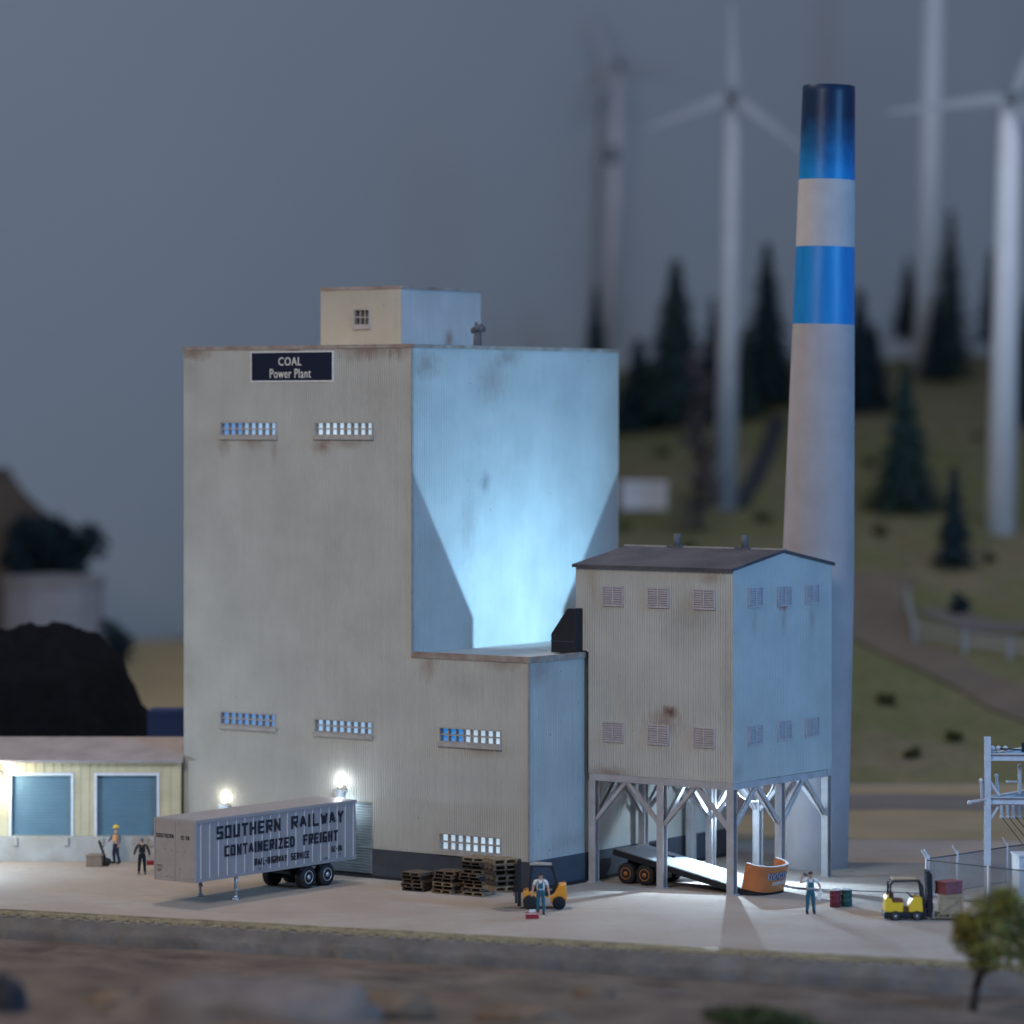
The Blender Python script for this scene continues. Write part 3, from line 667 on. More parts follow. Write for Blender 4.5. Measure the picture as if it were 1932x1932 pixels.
# ------------------------------------------------------------------ chimney
cb = G(1531, 1634)
ch = thing('chimney', 'tall tapered chimney with blue and white bands and sooty top', 'chimney', (cb.x, cb.y, 0))
zc = lambda py: HC-(py-HZ)*cb.y/F
R = lambda z: 1.66 if z < 13 else 1.66-(1.66-1.20)*(z-13)/(zc(163)-13)
lean = Matrix.Shear('XZ', 4, (0, 0)) if False else None
ch.rotation_euler = (0, math.radians(1.28), 0)
def band(name, z0, z1, mt, cap=False):
    m = MB(); n = 12
    prof = [(R(z0+(z1-z0)*i/n), z0+(z1-z0)*i/n) for i in range(n+1)]
    if cap: prof += [(R(z1)-.03, z1+.03), (R(z1)-.16, z1+.03), (R(z1)-.19, z1), (R(z1)-.2, z1-1.2), (.05, z1-1.21)]
    m.lathe(prof, 56, caps=False); return m.build(name, mt, ch)
band('shaft', 0, zc(612), M['conc']); band('blue_band', zc(612), zc(466), M['blue']); band('white_band', zc(466), zc(340), M['conc_white']); band('sooty_blue_top', zc(340), zc(163), M['bluesoot'], True)

# ------------------------------------------------------------------ wheels
def wheel(name, parent, c, r, w, hubm, side, hubr=.52):
    """axle along local x; side +1/-1 is the outer face"""
    m = MB(); prof = [(r*.55, -w/2), (r*.9, -w/2), (r, -w*.36), (r, w*.36), (r*.9, w/2), (r*.55, w/2)]
    m.lathe(prof, 28, c, 'X')
    for i in range(26):
        t = 2*PI*i/26; m.box((-w*.40, -.02, r-.012), (w*.40, .02, r+.012), Matrix.Translation(c) @ Matrix.Rotation(t, 4, 'X'))
    o = m.build(name, M['rubber'], parent)
    m = MB(); s = side
    m.lathe([(r*.58, s*w*.30), (r*.58, s*w*.52), (r*hubr, s*w*.52), (r*hubr*.8, s*w*.36), (r*.22, s*w*.38), (r*.2, s*w*.56), (.01, s*w*.56)], 24, c, 'X')
    for i in range(8):
        t = 2*PI*i/8; p = Vector(c)+Vector((s*w*.36, math.cos(t)*r*.33, math.sin(t)*r*.33)); m.tube(p, p+Vector((s*w*.1, 0, 0)), r*.05, r*.05, 6)
    m.build('hub', hubm, o); return o

# ------------------------------------------------------------------ box trailer
UA = .6435; u = Vector((math.sin(UA), math.cos(UA), 0)); vx = Vector((math.cos(UA), -math.sin(UA), 0)); TW, TL = 2.31, 10.6
near = Vector((-13.28, 153.3, 0))
tr_ = thing('box_trailer', 'ribbed silver box trailer lettered SOUTHERN RAILWAY parked before the roller door', 'trailer', near-vx*TW/2, -UA)
hw = TW/2; z0, z1 = 1.04, 3.60
m = MB(); m.box((-hw, .04, z0), (hw, TL, z1)); m.build('body', M['trailer'], tr_, bevel=.02)
m = MB(); m.box((-hw-.01, -.03, z0-.05), (hw+.01, .04, z1+.005))
f = m.build('front_panel', M['trailer_front'], tr_)
m = MB()
for x in (-hw+.03, 0, hw-.03): m.box((x-.035, -.055, z0-.03), (x+.035, -.028, z1-.02))
for i in range(9):
    for z in (z0+.12, z1-.12): m.ball((-hw+.12+i*(TW-.24)/8, -.035, z), .035, 1)
for i in range(9):
    for x in (-hw, hw): m.ball((x*1.0, -.04, z0+.2+i*.28), .035, 1)
for x, z in ((-.55, 2.35), (-.2, 2.3), (.15, 2.28), (.55, 2.3), (-.5, 1.45), (.3, 1.4), (-.1, 1.2), (.5, 1.15), (-.45, 1.2), (.32, 1.55), (-.02, 1.32)): m.ball((x, -.04, z), .04, 1)
m.build('rivets', M['trailer_front'], f)
m = MB()
for (x0, x1, za, zb) in ((-1.02, -.7, 1.60, 1.63), (-1.02, -.7, 1.52, 1.535), (-1.0, -.75, 1.42, 1.45), (-.95, -.8, 1.36, 1.38)): m.box((x0, -.036, za), (x1, -.031, zb))
m.build('stencil', M['letter'], f)
Pf = plane((0, -.036, 0), (1, 0, 0), (0, 0, 1))
block('SOUTHERN', M['letter'], f, (-hw+.10, -.05, 2.80, .17), Pf, .18); block('SC-28', M['letter'], f, (.34, .84, 2.78, .16), Pf, .18)
m = MB(); n = 19
for i in range(n):
    y = .30+i*(TL-.5)/(n-1); m.box((hw+.003, y-.022, z0+.10), (hw+.034, y+.022, z1-.14))
sr = m.build('side_ribs', M['rib'], tr_)
m = MB()
for s in (-1, 1):
    x0, x1 = sorted((s*(hw+.003), s*(hw+.05))); m.box((x0, 0, z1-.12), (x1, TL, z1+.01)); m.box((x0, 0, z0-.03), (x1, TL, z0+.09))
m.box((-hw+.03, .05, z1+.001), (hw-.03, TL-.02, z1+.02)); m.build('rails', M['trailer'], tr_)
Ps = plane((hw+.034, 0, 0), (0, 1, 0), (0, 0, 1))
for s, a, b, z, h in (('SOUTHERN', 1.24, 5.50, 2.70, .56), ('RAILWAY', 6.10, 9.78, 2.70, .56), ('CONTAINERIZED', 1.76, 6.42, 1.93, .47), ('FREIGHT', 6.92, 9.36, 1.93, .47), ('RAIL-HIGHWAY', 3.72, 5.88, 1.36, .30), ('SERVICE', 6.12, 7.38, 1.36, .30), ('SC-28', 8.86, 9.60, 1.46, .24), ('=', 9.36, 9.54, 1.27, .10), ('LIFT', 4.0, 4.3, 1.17, .09), ('LIFT', 8.33, 8.62, 1.17, .09)):
    block(s, M['letter'], tr_, (a, b, z, h), Ps, .205 if h > .4 else .18)
for x in (-hw+.14, hw-.14):
    m = MB(); y = 2.72; m.tube((x, y, .06), (x, y, z0), .055, .055, 10); m.tube((x, y, .45), (x, y, z0), .085, .085, 10); m.tube((x, y, .0), (x, y, .06), .15, .13, 12); m.tube((x, y, .42), (x, y, .48), .12, .12, 10); m.tube((x, y, .06), (x, y, .2), .1, .07, 10)
    m.build('landing_leg', M['hub'], tr_)
m = MB(); m.box((-.45, 6.7, z0-.22), (-.32, 9.7, z0-.05)); m.box((.32, 6.7, z0-.22), (.45, 9.7, z0-.05)); m.box((-.5, 6.9, .62), (.5, 7.9, .85))
for y in (7.39, 8.66): m.tube((-1.0, y, .5), (1.0, y, .5), .09, .09, 10)
for s in (-1, 1):
    for y in (7.39, 8.66): m.box((s*hw-.03, y-.45, z0-.06), (s*hw+.03, y+.45, z0-.03)); m.box((s*hw-.03, y-.62, z0-.16), (s*hw+.03, y-.45, z0-.03))
m.build('bogie', M['black'], tr_)
for y in (7.39, 8.66):
    for s in (-1, 1):
        wheel('wheel', tr_, (s*(hw-.22), y, .5), .5, .42, M['hub'], s)

# ------------------------------------------------------------------ flatbed trailer with orange header
fb_near_rear = Vector((4.475, 161.15, 0)); FE = Vector((.801, -.598, 0)); FW = Vector((.598, .801, 0)); FL, FWD = 7.0, 2.4
fa = math.atan2(FE.y, FE.x)
ft = thing('flatbed_trailer', 'tilted flatbed trailer with curved orange headboard resting nose down under the tower', 'trailer', fb_near_rear+FW*FWD/2, fa)
# local: x forwards (down to the nose), y across (near side is -y)
tilt = math.atan2(1.50-.22, FL)
Tt = Matrix.Translation((0, 0, 1.50)) @ Matrix.Rotation(tilt, 4, 'Y')
def nose(n=14, grow=0):
    pts = []
    for i in range(n+1):
        t = -PI/2+PI*i/n
        pts.append((FL-.15+(1.05+grow)*abs(math.cos(t))**.75, (FWD/2+grow)*(1 if math.sin(t) > 0 else -1)*abs(math.sin(t))**.75))
    return pts
def slab(zlo, zhi, pts): 
    m = MB(); m.prism([Tt @ Vector((x, y, zlo)) for x, y in pts], (Tt.to_3x3() @ Vector((0, 0, zhi-zlo)))); return m
out = [(0, -FWD/2)]+nose()+[(0, FWD/2)]
slab(-.26, -.015, out).build('frame', M['black'], ft)
inn = [(.03, -FWD/2+.07)]+[(x-.06, y*.93) for x, y in nose()]+[(.03, FWD/2-.07)]
slab(-.012, .02, inn).build('deck', M['deck'], ft)
m = MB(); hh = 1.12; N_ = nose(22); th = .1
for s in range(len(N_)-1):
    (xa, ya), (xb, yb) = N_[s], N_[s+1]
    def off(x, y): d = Vector((x-(FL-.15), y)); d = d.normalized()*th if d.length else d; return x-d.x, y-d.y
    A, B = off(xa, ya), off(xb, yb)
    o_ = [Vector((xa, ya)), Vector((xb, yb)), Vector(B), Vector(A)]
    m.prism([Tt @ Vector((q.x, q.y, .021)) for q in o_], Tt.to_3x3() @ Vector((.03, 0, hh)))
bmesh.ops.remove_doubles(m.bm, verts=m.bm.verts[:], dist=.0005)
hd = m.build('headboard', M['orange'], ft)
m = MB()
for s in range(len(N_)-1):
    (xa, ya), (xb, yb) = N_[s], N_[s+1]; A, B = (xa*1, ya), (xb, yb)
    def off2(x, y, k): d = Vector((x-(FL-.15), y)); d = d.normalized()*k if d.length else d; return x+d.x, y+d.y
    o_ = [off2(xa, ya, .012), off2(xb, yb, .012), off2(xb, yb, -th-.012), off2(xa, ya, -th-.012)]
    m.prism([Tt @ Vector((x+.03, y, .022+hh)) for x, y in o_], Tt.to_3x3() @ Vector((0, 0, .03)))
m.build('top_rim', M['trailer_front'], hd)
# lettering bent round the front
M['navyletter'] = mat('navy_letter', (.03, .035, .13), .6, .1, 5); M['paleletter'] = mat('pale_letter', (.62, .60, .62), .6, .1, 5)
def arc_text(s, a0, a1, z, h, mt, outset, bo):
    cu = bpy.data.curves.new('lettering', 'FONT'); cu.body = s; cu.extrude = .01; cu.offset = bo; cu.resolution_u = 3
    t = bpy.data.objects.new('t', cu); COL.objects.link(t); me = bpy.data.meshes.new_from_object(t.evaluated_get(bpy.context.evaluated_depsgraph_get())); bpy.data.objects.remove(t)
    bm = bmesh.new(); bm.from_mesh(me); bmesh.ops.subdivide_edges(bm, edges=[e for e in bm.edges if e.calc_length() > .12], cuts=2); bm.to_mesh(me); bm.free()
    xs = [v.co.x for v in me.vertices]; ys = [v.co.y for v in me.vertices]; P_ = nose(200); acc = [0]
    for p, q in zip(P_, P_[1:]): acc.append(acc[-1]+math.dist(p, q))
    for v in me.vertices:
        l = (a0+(a1-a0)*(v.co.x-min(xs))/(max(xs)-min(xs)))*acc[-1]
        i = max(0, min(len(acc)-2, next((k for k in range(len(acc)-1) if acc[k+1] >= l), len(acc)-2)))
        k = (l-acc[i])/max(1e-6, acc[i+1]-acc[i]); x = P_[i][0]+(P_[i+1][0]-P_[i][0])*k; y = P_[i][1]+(P_[i+1][1]-P_[i][1])*k
        d = Vector((x-(FL-.15), y)).normalized(); e = outset+v.co.z*.5; zz = z+h*(v.co.y-min(ys))/(max(ys)-min(ys))
        v.co = Tt @ Vector((x+d.x*e+.03*(zz/hh), y+d.y*e, zz))
    me.materials.clear(); me.materials.append(mt); o = bpy.data.objects.new('lettering', me); COL.objects.link(o); o.parent = hd
arc_text('ROADWAY', .300, .655, .56, .31, M['paleletter'], .008, .0); arc_text('ROADWAY', .310, .665, .57, .31, M['navyletter'], .020, .012)
arc_text('EXPRESS', .385, .64, .33, .15, M['paleletter'], .012, .012)
m = MB(); m.box((.3, -.5, .55), (2.2, -.35, 1.2)); m.box((.3, .35, .55), (2.2, .5, 1.2))
for x in (.62, 1.62): m.tube((x, -1.0, .46), (x, 1.0, .46), .08, .08, 10)
m.box((1.9, -.3, .25), (2.1, .3, 1.1)); m.build('bogie', M['black'], ft)
def wheel_y(parent, c, r, w, hubm, s):
    o = wheel('wheel', parent, (0, 0, 0), r, w, hubm, s); o.location = c; o.rotation_euler.z = PI/2; return o
for x in (.62, 1.62):
    for s in (-1, 1): wheel_y(ft, (x, s*(FWD/2-.24), .46), .46, .38, M['orangehub'], s)

# ------------------------------------------------------------------ people
def skin(name, mt, parent, nodes, edges, sub=1):
    """one smooth surface grown along joints; nodes = [(point, radius_x, radius_y)]"""
    me = bpy.data.meshes.new(name); me.from_pydata([n[0] for n in nodes], edges, []); o = bpy.data.objects.new(name, me); COL.objects.link(o)
    md = o.modifiers.new('s', 'SKIN'); sv = me.skin_vertices[0].data
    for i, nd in enumerate(nodes): sv[i].radius = (nd[1], nd[2] if len(nd) > 2 else nd[1])
    sv[0].use_root = True; md.branch_smoothing = .5
    sb = o.modifiers.new('b', 'SUBSURF'); sb.levels = sub; sb.render_levels = sub
    r = bpy.data.meshes.new_from_object(o.evaluated_get(bpy.context.evaluated_depsgraph_get())); bpy.data.objects.remove(o); bpy.data.meshes.remove(me)
    for p in r.polygons: p.use_smooth = True
    r.materials.clear(); r.materials.append(mt); r.name = name
    c = bpy.data.objects.new(name, r); COL.objects.link(c); c.parent = parent; return c
def person(label, pos, rz, H, arms, legs, shirt, pants, bib=False, vest=None, hat=None, hatm=None, boot='boot', stout=1.0, sleeve=.55):
    """arms/legs: (elbow, hand) and (knee, foot) for screen-left then screen-right, metres for a 1.75 m figure; figure faces -y"""
    k = H/1.75; root = thing('person', label, 'person', pos, rz); root.scale = (k*1.1, k*1.1, k); V = Vector
    sh = [V((-.19*stout, 0, 1.43)), V((.19*stout, 0, 1.43))]; hp = [V((-.095, 0, .90)), V((.095, 0, .90))]
    nd = [(V((0, 0, .96)), .15*stout, .115*stout), (V((0, -.01, 1.14)), .15*stout, .12*stout), (V((0, 0, 1.32)), .17*stout, .11*stout), (V((0, .01, 1.46)), .09, .075), (V((0, 0, 1.55)), .055), (V((0, -.015, 1.615)), .075, .085), (V((0, -.01, 1.69)), .082, .095), (V((0, 0, 1.745)), .05, .06)]
    ed = [(i, i+1) for i in range(7)]
    for i in (0, 1):
        e, h = arms[i]; b = len(nd); nd += [(sh[i], .065), (V(e), .048), (V(h), .034)]
        d = (V(h)-V(e)).normalized(); nd.append((V(h)+d*.075, .036, .022)); ed += [(3, b), (b, b+1), (b+1, b+2), (b+2, b+3)]
        kn, ft_ = legs[i]; b = len(nd); nd += [(hp[i], .09), (V(kn), .062), (V(ft_)+V((0, 0, .08)), .043), (V(ft_)+V((0, -.03, .03)), .045, .03), (V(ft_)+V((0, -.15, .025)), .04, .025)]
        ed += [(0, b), (b, b+1), (b+1, b+2), (b+2, b+3), (b+3, b+4)]
    body = skin('body', M['skin'], root, nd, ed, 1)
    # face, ears and fingers joined to the body surface
    bm = bmesh.new(); bm.from_mesh(body.data); mm = MB(); mm.bm.free(); mm.bm = bm
    mm.tube((0, -.09, 1.655), (0, -.118, 1.632), .012, .02, 8); mm.ball((-.085, 0, 1.65), .022, 1, (.5, 1, 1.4)); mm.ball((.085, 0, 1.65), .022, 1, (.5, 1, 1.4))
    for i in (0, 1):
        e, h = map(V, arms[i]); d = (h-e).normalized(); s = d.cross(V((0, 1, 0))); s = s.normalized() if s.length > .1 else V((1, 0, 0)); palm = h+d*.075; n = d.cross(s)
        for j, L in enumerate((.07, .085, .08, .062)):
            p = palm+s*(j-1.5)*.017; q = p+d*L*.55+n*.008; mm.tube(p, q, .0095, .0085, 6); mm.tube(q, q+d*L*.42+n*.028, .0085, .006, 6)
        p = h+d*.03+s*.03; mm.tube(p, p+d*.045+s*.028, .011, .008, 6)
    bm.to_mesh(body.data); bm.free()
    m = MB()
    for x in (-.033, .033): m.ball((x, -.098, 1.675), .013, 1)
    m.build('eyes', M['black'], body); m = MB(); m.box((-.028, -.104, 1.597), (.028, -.095, 1.605)); m.build('mouth', M['redcrate'], body)
    # shirt
    sn = [(V((0, 0, .98)), .158*stout, .125*stout), (V((0, -.01, 1.15)), .158*stout, .13*stout), (V((0, 0, 1.33)), .178*stout, .12*stout), (V((0, .01, 1.465)), .09, .08)]; se = [(0, 1), (1, 2), (2, 3)]
    for i in (0, 1):
        e, h = map(V, arms[i]); b = len(sn); pe = sh[i].lerp(e, min(1, sleeve*1.0)); sn += [(sh[i], .08), (pe, .068)]; se += [(3, b), (b, b+1)]
        if sleeve > 1: sn.append((e.lerp(h, .9), .046)); se.append((b+1, b+2))
    skin('shirt', M[shirt], root, sn, se, 1)
    pn = [(V((0, -.005, 1.06)), .166*stout, .135*stout), (V((0, 0, .93)), .162*stout, .13*stout)]; pe_ = [(0, 1)]
    if bib: pn[0] = (V((0, -.02, 1.16)), .162*stout, .142*stout)
    for i in (0, 1):
        kn, f_ = legs[i]; b = len(pn); pn += [(hp[i]+V((0, 0, -.05)), .102), (V(kn), .078), (V(f_)+V((0, 0, .09)), .066)]; pe_ += [(1, b), (b, b+1), (b+1, b+2)]
    tr = skin('overalls' if bib else 'trousers', M[pants], root, pn, pe_, 1)
    if bib:
        m = MB(); m.prism([(-.115, -.150*stout, 1.12), (.115, -.150*stout, 1.12), (.095, -.132*stout, 1.34), (-.095, -.132*stout, 1.34)], (0, .03, 0))
        for s in (-1, 1): m.bar((s*.085, -.14*stout, 1.33), (s*.105, -.06, 1.485), .035, .012, (0, -1, 0)); m.bar((s*.105, -.06, 1.485), (s*.08, .12*stout, 1.30), .035, .012, (0, 1, 0))
        m.build('bib', M[pants], tr)
    if vest:
        skin('vest', M[vest], root, [(V((0, -.012, .98)), .172, .138), (V((0, -.015, 1.15)), .172, .142), (V((0, -.005, 1.32)), .19, .13), (V((0, .01, 1.44)), .12, .09)], [(0, 1), (1, 2), (2, 3)], 1)
    m = MB()
    for i in (0, 1):
        f_ = V(legs[i][1]); m.ball(f_+V((0, -.05, .045)), 1, 2, (.058, .14, .05)); m.tube(f_+V((0, 0, .04)), f_+V((0, 0, .15)), .055, .058, 10)
    m.build('boots', M[boot], root)
    m = MB(); m.ball((0, .012, 1.70), 1, 2, (.092, .105, .085)); hr = m.build('hair', M['hair'], root)
    if hat == 'cap':
        m = MB(); m.ball((0, .0, 1.735), 1, 2, (.102, .115, .07)); m.prism([(-.08, -.08, 1.715), (.08, -.08, 1.715), (.06, -.19, 1.70), (-.06, -.19, 1.70)], (0, 0, .015)); m.build('cap', M[hatm], root)
    if hat == 'hard':
        m = MB(); m.ball((0, 0, 1.735), 1, 2, (.125, .145, .105)); m.tube((0, -.01, 1.70), (0, -.01, 1.715), .155, .15, 20); m.build('hard_hat', M[hatm], root)
    return root
down = [((-.27, .02, 1.16), (-.29, -.06, .90)), ((.27, .02, 1.16), (.29, -.06, .90))]
stand = [((-.11, -.02, .5), (-.13, .0, 0)), ((.11, -.02, .5), (.14, .0, 0))]
p4 = G(1529, 1724); k4 = 1.72/1.75
person('person in white shirt and blue overalls waving a grey cap beside the orange headboard', p4, .05, 1.72, [((-.40, -.04, 1.30), (-.33, -.10, 1.55)), ((.36, .0, 1.22), (.38, -.08, .98))], stand, 'shirt', 'teal', True, stout=1.08, sleeve=.7)
m = MB(); m.ball((0, 0, .05), 1, 2, (.12, .12, .075)); m.prism([(-.08, -.09, .02), (.08, -.09, .02), (.06, -.2, .01), (-.06, -.2, .01)], (0, 0, .014))
cp = m.build('cap', M['capgrey'], None, p4+Vector((-.24, -.14, 1.60))); cp.rotation_euler = (0, .6, .5); tag(cp, 'small grey cap held up in the raised hand of the waving worker', 'cap')
m = MB(); m.prism([(-.05, 0, 0), (.1, 0, -.06), (.2, .02, .28), (.12, .03, .46), (.02, .02, .3)], (0, .04, 0)); cl = m.build('cloth', M['shirt'], None, p4+Vector((.30, -.14, .62))); tag(cl, 'white cloth hanging from the lowered hand of the waving worker', 'cloth')
p3 = G(1020, 1724)
person('person in white shirt and teal overalls standing in front of the orange forklift', p3, -.08, 1.66, [((-.29, .0, 1.16), (-.33, -.08, .92)), ((.29, 0, 1.16), (.33, -.06, .92))], [((-.10, -.02, .5), (-.11, .02, 0)), ((.11, -.03, .5), (.14, -.10, 0))], 'shirt', 'teal', True, stout=1.12, sleeve=.75)
p2 = G(268, 1649)
person('person in dark overalls and grey cap carrying a red toolbox by the trailer', p2, .1, 1.58, [((-.31, .02, 1.18), (-.37, -.05, .93)), ((.30, .02, 1.17), (.36, -.06, .90))], [((-.12, -.02, .5), (-.15, .03, 0)), ((.11, -.06, .5), (.13, -.08, 0))], 'olive', 'navy', True, hat='cap', hatm='capgrey', boot='capgrey', sleeve=1.2, stout=1.05)
p1 = G(219, 1629)
person('person in orange vest and yellow hard hat walking behind a hand truck', p1, -.9, 1.70, [((-.24, -.10, 1.18), (-.22, -.30, 1.02)), ((.25, .04, 1.16), (.27, -.05, .90))], [((-.10, -.06, .5), (-.11, -.02, 0)), ((.10, .0, .5), (.11, .10, 0))], 'capgrey', 'jeans', False, vest='vest', hat='hard', hatm='yellow', sleeve=1.2)
# toolboxes
def toolbox(pos, rz, label, w=.42, d=.2, h=.19):
    t = thing('toolbox', label, 'toolbox', pos, rz)
    m = MB(); m.box((-w/2, -d/2, 0), (w/2, d/2, h*.72)); m.prism([(-w/2, -d/2, h*.72), (-w/2, d/2, h*.72), (-w/2, d*.3, h), (-w/2, -d*.3, h)], (w, 0, 0)); m.build('box', M['red'], t)
    m = MB(); m.tube((-.09, 0, h), (-.09, 0, h+.09), .012, .012, 6); m.tube((.09, 0, h), (.09, 0, h+.09), .012, .012, 6); m.tube((-.10, 0, h+.09), (.10, 0, h+.09), .016, .016, 6); m.build('handle', M['hub'], t)
    return t
toolbox(G(1004, 1733), .05, 'red toolbox with white top lying on the ground before the orange forklift', .54, .3, .26)
t = MB(); tb_ = [o for o in bpy.data.objects if o.name.startswith('toolbox')][0]
m = MB(); m.box((-.27, -.15, .20), (.27, .15, .225)); m.box((-.12, -.06, .262), (.12, .06, .36)); m.build('white_tray', M['white'], tb_)
toolbox(p2+Vector((.42, -.06, .42)), .2, 'red toolbox carried in the hand of the worker in dark overalls', .40, .2, .20)
# hand truck and box
hp_ = G(196, 1633)
ht = thing('hand_truck', 'black hand truck tilted beside the worker in the orange vest', 'hand truck', hp_, 0)
m = MB()
for y in (-.2, .2): m.bar((.12, y, .16), (-.22, y, 1.12), .05, .05, (0, 1, 0))
m.bar((-.22, -.2, 1.12), (-.22, .2, 1.12), .05, .05)
for i in range(5): z = .25+i*.17; x = .12-.34*(z-.16)/.96; m.box((x-.02, -.2, z), (x+.03, .2, z+.1))
m.box((-.3, -.22, .03), (.12, .22, .06)); m.build('frame', M['black'], ht)
for y in (-.26, .26):
    m = MB(); m.lathe([(.05, -.04), (.15, -.04), (.16, 0), (.15, .04), (.05, .04)], 16, (.16, y, .16), 'Y'); m.build('wheel', M['rubber'], ht)
m = MB(); m.box((-.36, -.3, 0), (.36, .3, .52)); m.box((-.38, -.32, .46), (.38, .32, .54)); b = m.build('cardboard_box', M['cardboard'], None, G(180, 1634)+Vector((0, 0, .005)), -.15, bevel=.01); tag(b, 'brown box standing on the toe of the black hand truck', 'box')

# ------------------------------------------------------------------ pallets
def pallet_mesh(name, mt):
    m = MB(); w, d = 1.1, 1.0
    for i in range(6): y = -d/2+.07+i*(d-.14)/5; m.box((-w/2, y-.065, .132), (w/2, y+.065, .16))
    for x in (-w/2+.055, 0, w/2-.055): m.box((x-.05, -d/2+.01, .026), (x+.05, d/2-.01, .1315))
    for y in (-d/2+.06, 0, d/2-.06): m.box((-w/2, y-.055, 0), (w/2, y+.055, .0255))
    # notches read as dark gaps: blocks along the two open sides
    return m.build(name, mt)
base = {k: pallet_mesh('pallet', M[k]) for k in ('wood', 'wood_pale', 'wood_dark')}
used = set()
def pallet(k, loc, rz, label, group):
    o = base[k] if k not in used else base[k].copy()
    if k in used: COL.objects.link(o)
    used.add(k); o.location = loc; o.rotation_euler = (0, 0, rz); tag(o, label, 'pallet', group); return o
ordn = ['bottom', 'second', 'third', 'fourth', 'fifth', 'sixth', 'seventh', 'eighth', 'ninth', 'tenth']
def pile(px, py, n, desc, kinds, jit, grp):
    p = G(px, py)
    for i in range(n):
        h = .162*i
        lab = f"{'topmost' if i == n-1 else ordn[i]} wooden pallet {'' if i in (0, n-1) else 'from the ground '}{'of' if True else ''} the {desc}"
        pallet(kinds[i % len(kinds)], p+Vector((rnd.uniform(-jit, jit), rnd.uniform(-jit, jit), .004+h)), -TH+rnd.uniform(-.14, .14), lab, grp)
gp = 'wooden pallets stacked in front of the power plant'
pile(789, 1679, 5, 'low stack nearest the box trailer', ['wood_dark', 'wood', 'wood', 'wood_dark', 'wood'], .05, gp)
pile(848, 1684, 6, 'middle stack between low and tall stack', ['wood_pale', 'wood', 'wood_pale', 'wood_dark', 'wood', 'wood'], .06, gp)
pile(902, 1688, 10, 'tall leaning stack beside the orange forklift', ['wood_pale', 'wood', 'wood_pale', 'wood', 'wood_dark', 'wood', 'wood', 'wood_dark', 'wood_dark', 'wood_pale'], .13, gp)

# ------------------------------------------------------------------ orange forklift (faces left)
fo = G(1022, 1713)
fk = thing('forklift', 'orange forklift with black cab lifting four pallets on its forks', 'forklift', fo, 0)
m = MB()
prof = [(-.78, .38), (-.80, .72), (-.60, .80), (-.28, .60), (.30, .52), (.52, .66), (.72, 1.02), (1.02, 1.04), (1.06, .40), (.90, .25), (-.3, .25), (-.62, .30)]
m.prism([(x, -.48, z) for x, z in prof], (0, .96, 0)); m.build('body', M['fork_orange'], fk, bevel=.04)
m = MB(); m.box((-.4, -.5, .2), (.62, .5, .27)); m.box((-.2, -.502, .28), (.35, -.485, .5)); m.build('step', M['hub'], fk)
m = MB()
for y in (-.42, .42):
    m.bar((-.52, y, .75), (-.42, y, 1.80), .07, .07, (0, 1, 0)); m.bar((.66, y, 1.0), (.40, y, 1.80), .08, .08, (0, 1, 0)); m.bar((-.44, y, 1.80), (.42, y, 1.80), .07, .07, (0, 1, 0)); m.bar((.2, y, .60), (.2, y, 1.1), .05, .05, (0, 1, 0))
for i in range(5): x = -.4+i*.2; m.bar((x, -.42, 1.81), (x, .42, 1.81), .05, .05)
m.build('cab_frame', M['black'], fk)
m = MB(); m.prism([(-.5, -.4, 1.835), (.36, -.4, 1.835), (.42, -.4, 1.85), (-.3, -.4, 1.9)], (0, .8, 0)); m.build('cab_roof', M['trim_grey'], fk)
m = MB(); m.box((.08, -.28, .56), (.5, .28, .70)); m.prism([(.42, -.28, .68), (.56, -.28, .70), (.66, -.28, 1.18), (.56, -.28, 1.18)], (0, .56, 0)); m.build('seat', M['black'], fk)
m = MB(); m.tube((-.48, 0, .7), (-.26, 0, 1.06), .025, .025, 8); m.tube((-.28, 0, 1.04), (-.24, 0, 1.09), .18, .18, 16); m.build('steering_wheel', M['black'], fk)
m = MB()
for y in (-.34, .34): m.box((-1.02, y-.06, .12), (-.86, y+.06, 2.02)); m.box((-1.12, y-.04, .25), (-1.03, y+.04, 1.9))
for z in (.2, 1.0, 1.95): m.box((-.98, -.28, z), (-.90, .28, z+.08))
m.build('mast', M['black'], fk)
m = MB(); m.box((-1.2, -.45, .72), (-1.13, .45, .80)); m.box((-1.2, -.45, 1.12), (-1.13, .45, 1.2)); m.box((-1.18, -.4, .55), (-1.14, -.3, 1.2)); m.box((-1.18, .3, .55), (-1.14, .4, 1.2))
for y in (-.3, .3): m.box((-2.05, y-.06, .70), (-1.2, y+.06, .735))
m.build('forks', M['black'], fk)
for x, r in ((-.48, .30), (.72, .27)):
    for s in (-1, 1): 
        o = wheel('wheel', fk, (0, 0, 0), r, .24, M['black'], s); o.location = (x, s*.44, r); o.rotation_euler.z = PI/2
for i in range(6):
    pallet(['wood_pale', 'wood_dark', 'wood', 'wood_dark', 'wood', 'wood_pale'][i], fo+Vector((-1.66+rnd.uniform(-.05, .03), rnd.uniform(-.06, .06), .742+.225*i if i < 6 else 0)), .40+rnd.uniform(-.1, .1), f"{'topmost' if i == 5 else ordn[i]} pallet of the load lifted by the orange forklift", 'pallets carried on the forks of the orange forklift').scale.z = 1.38

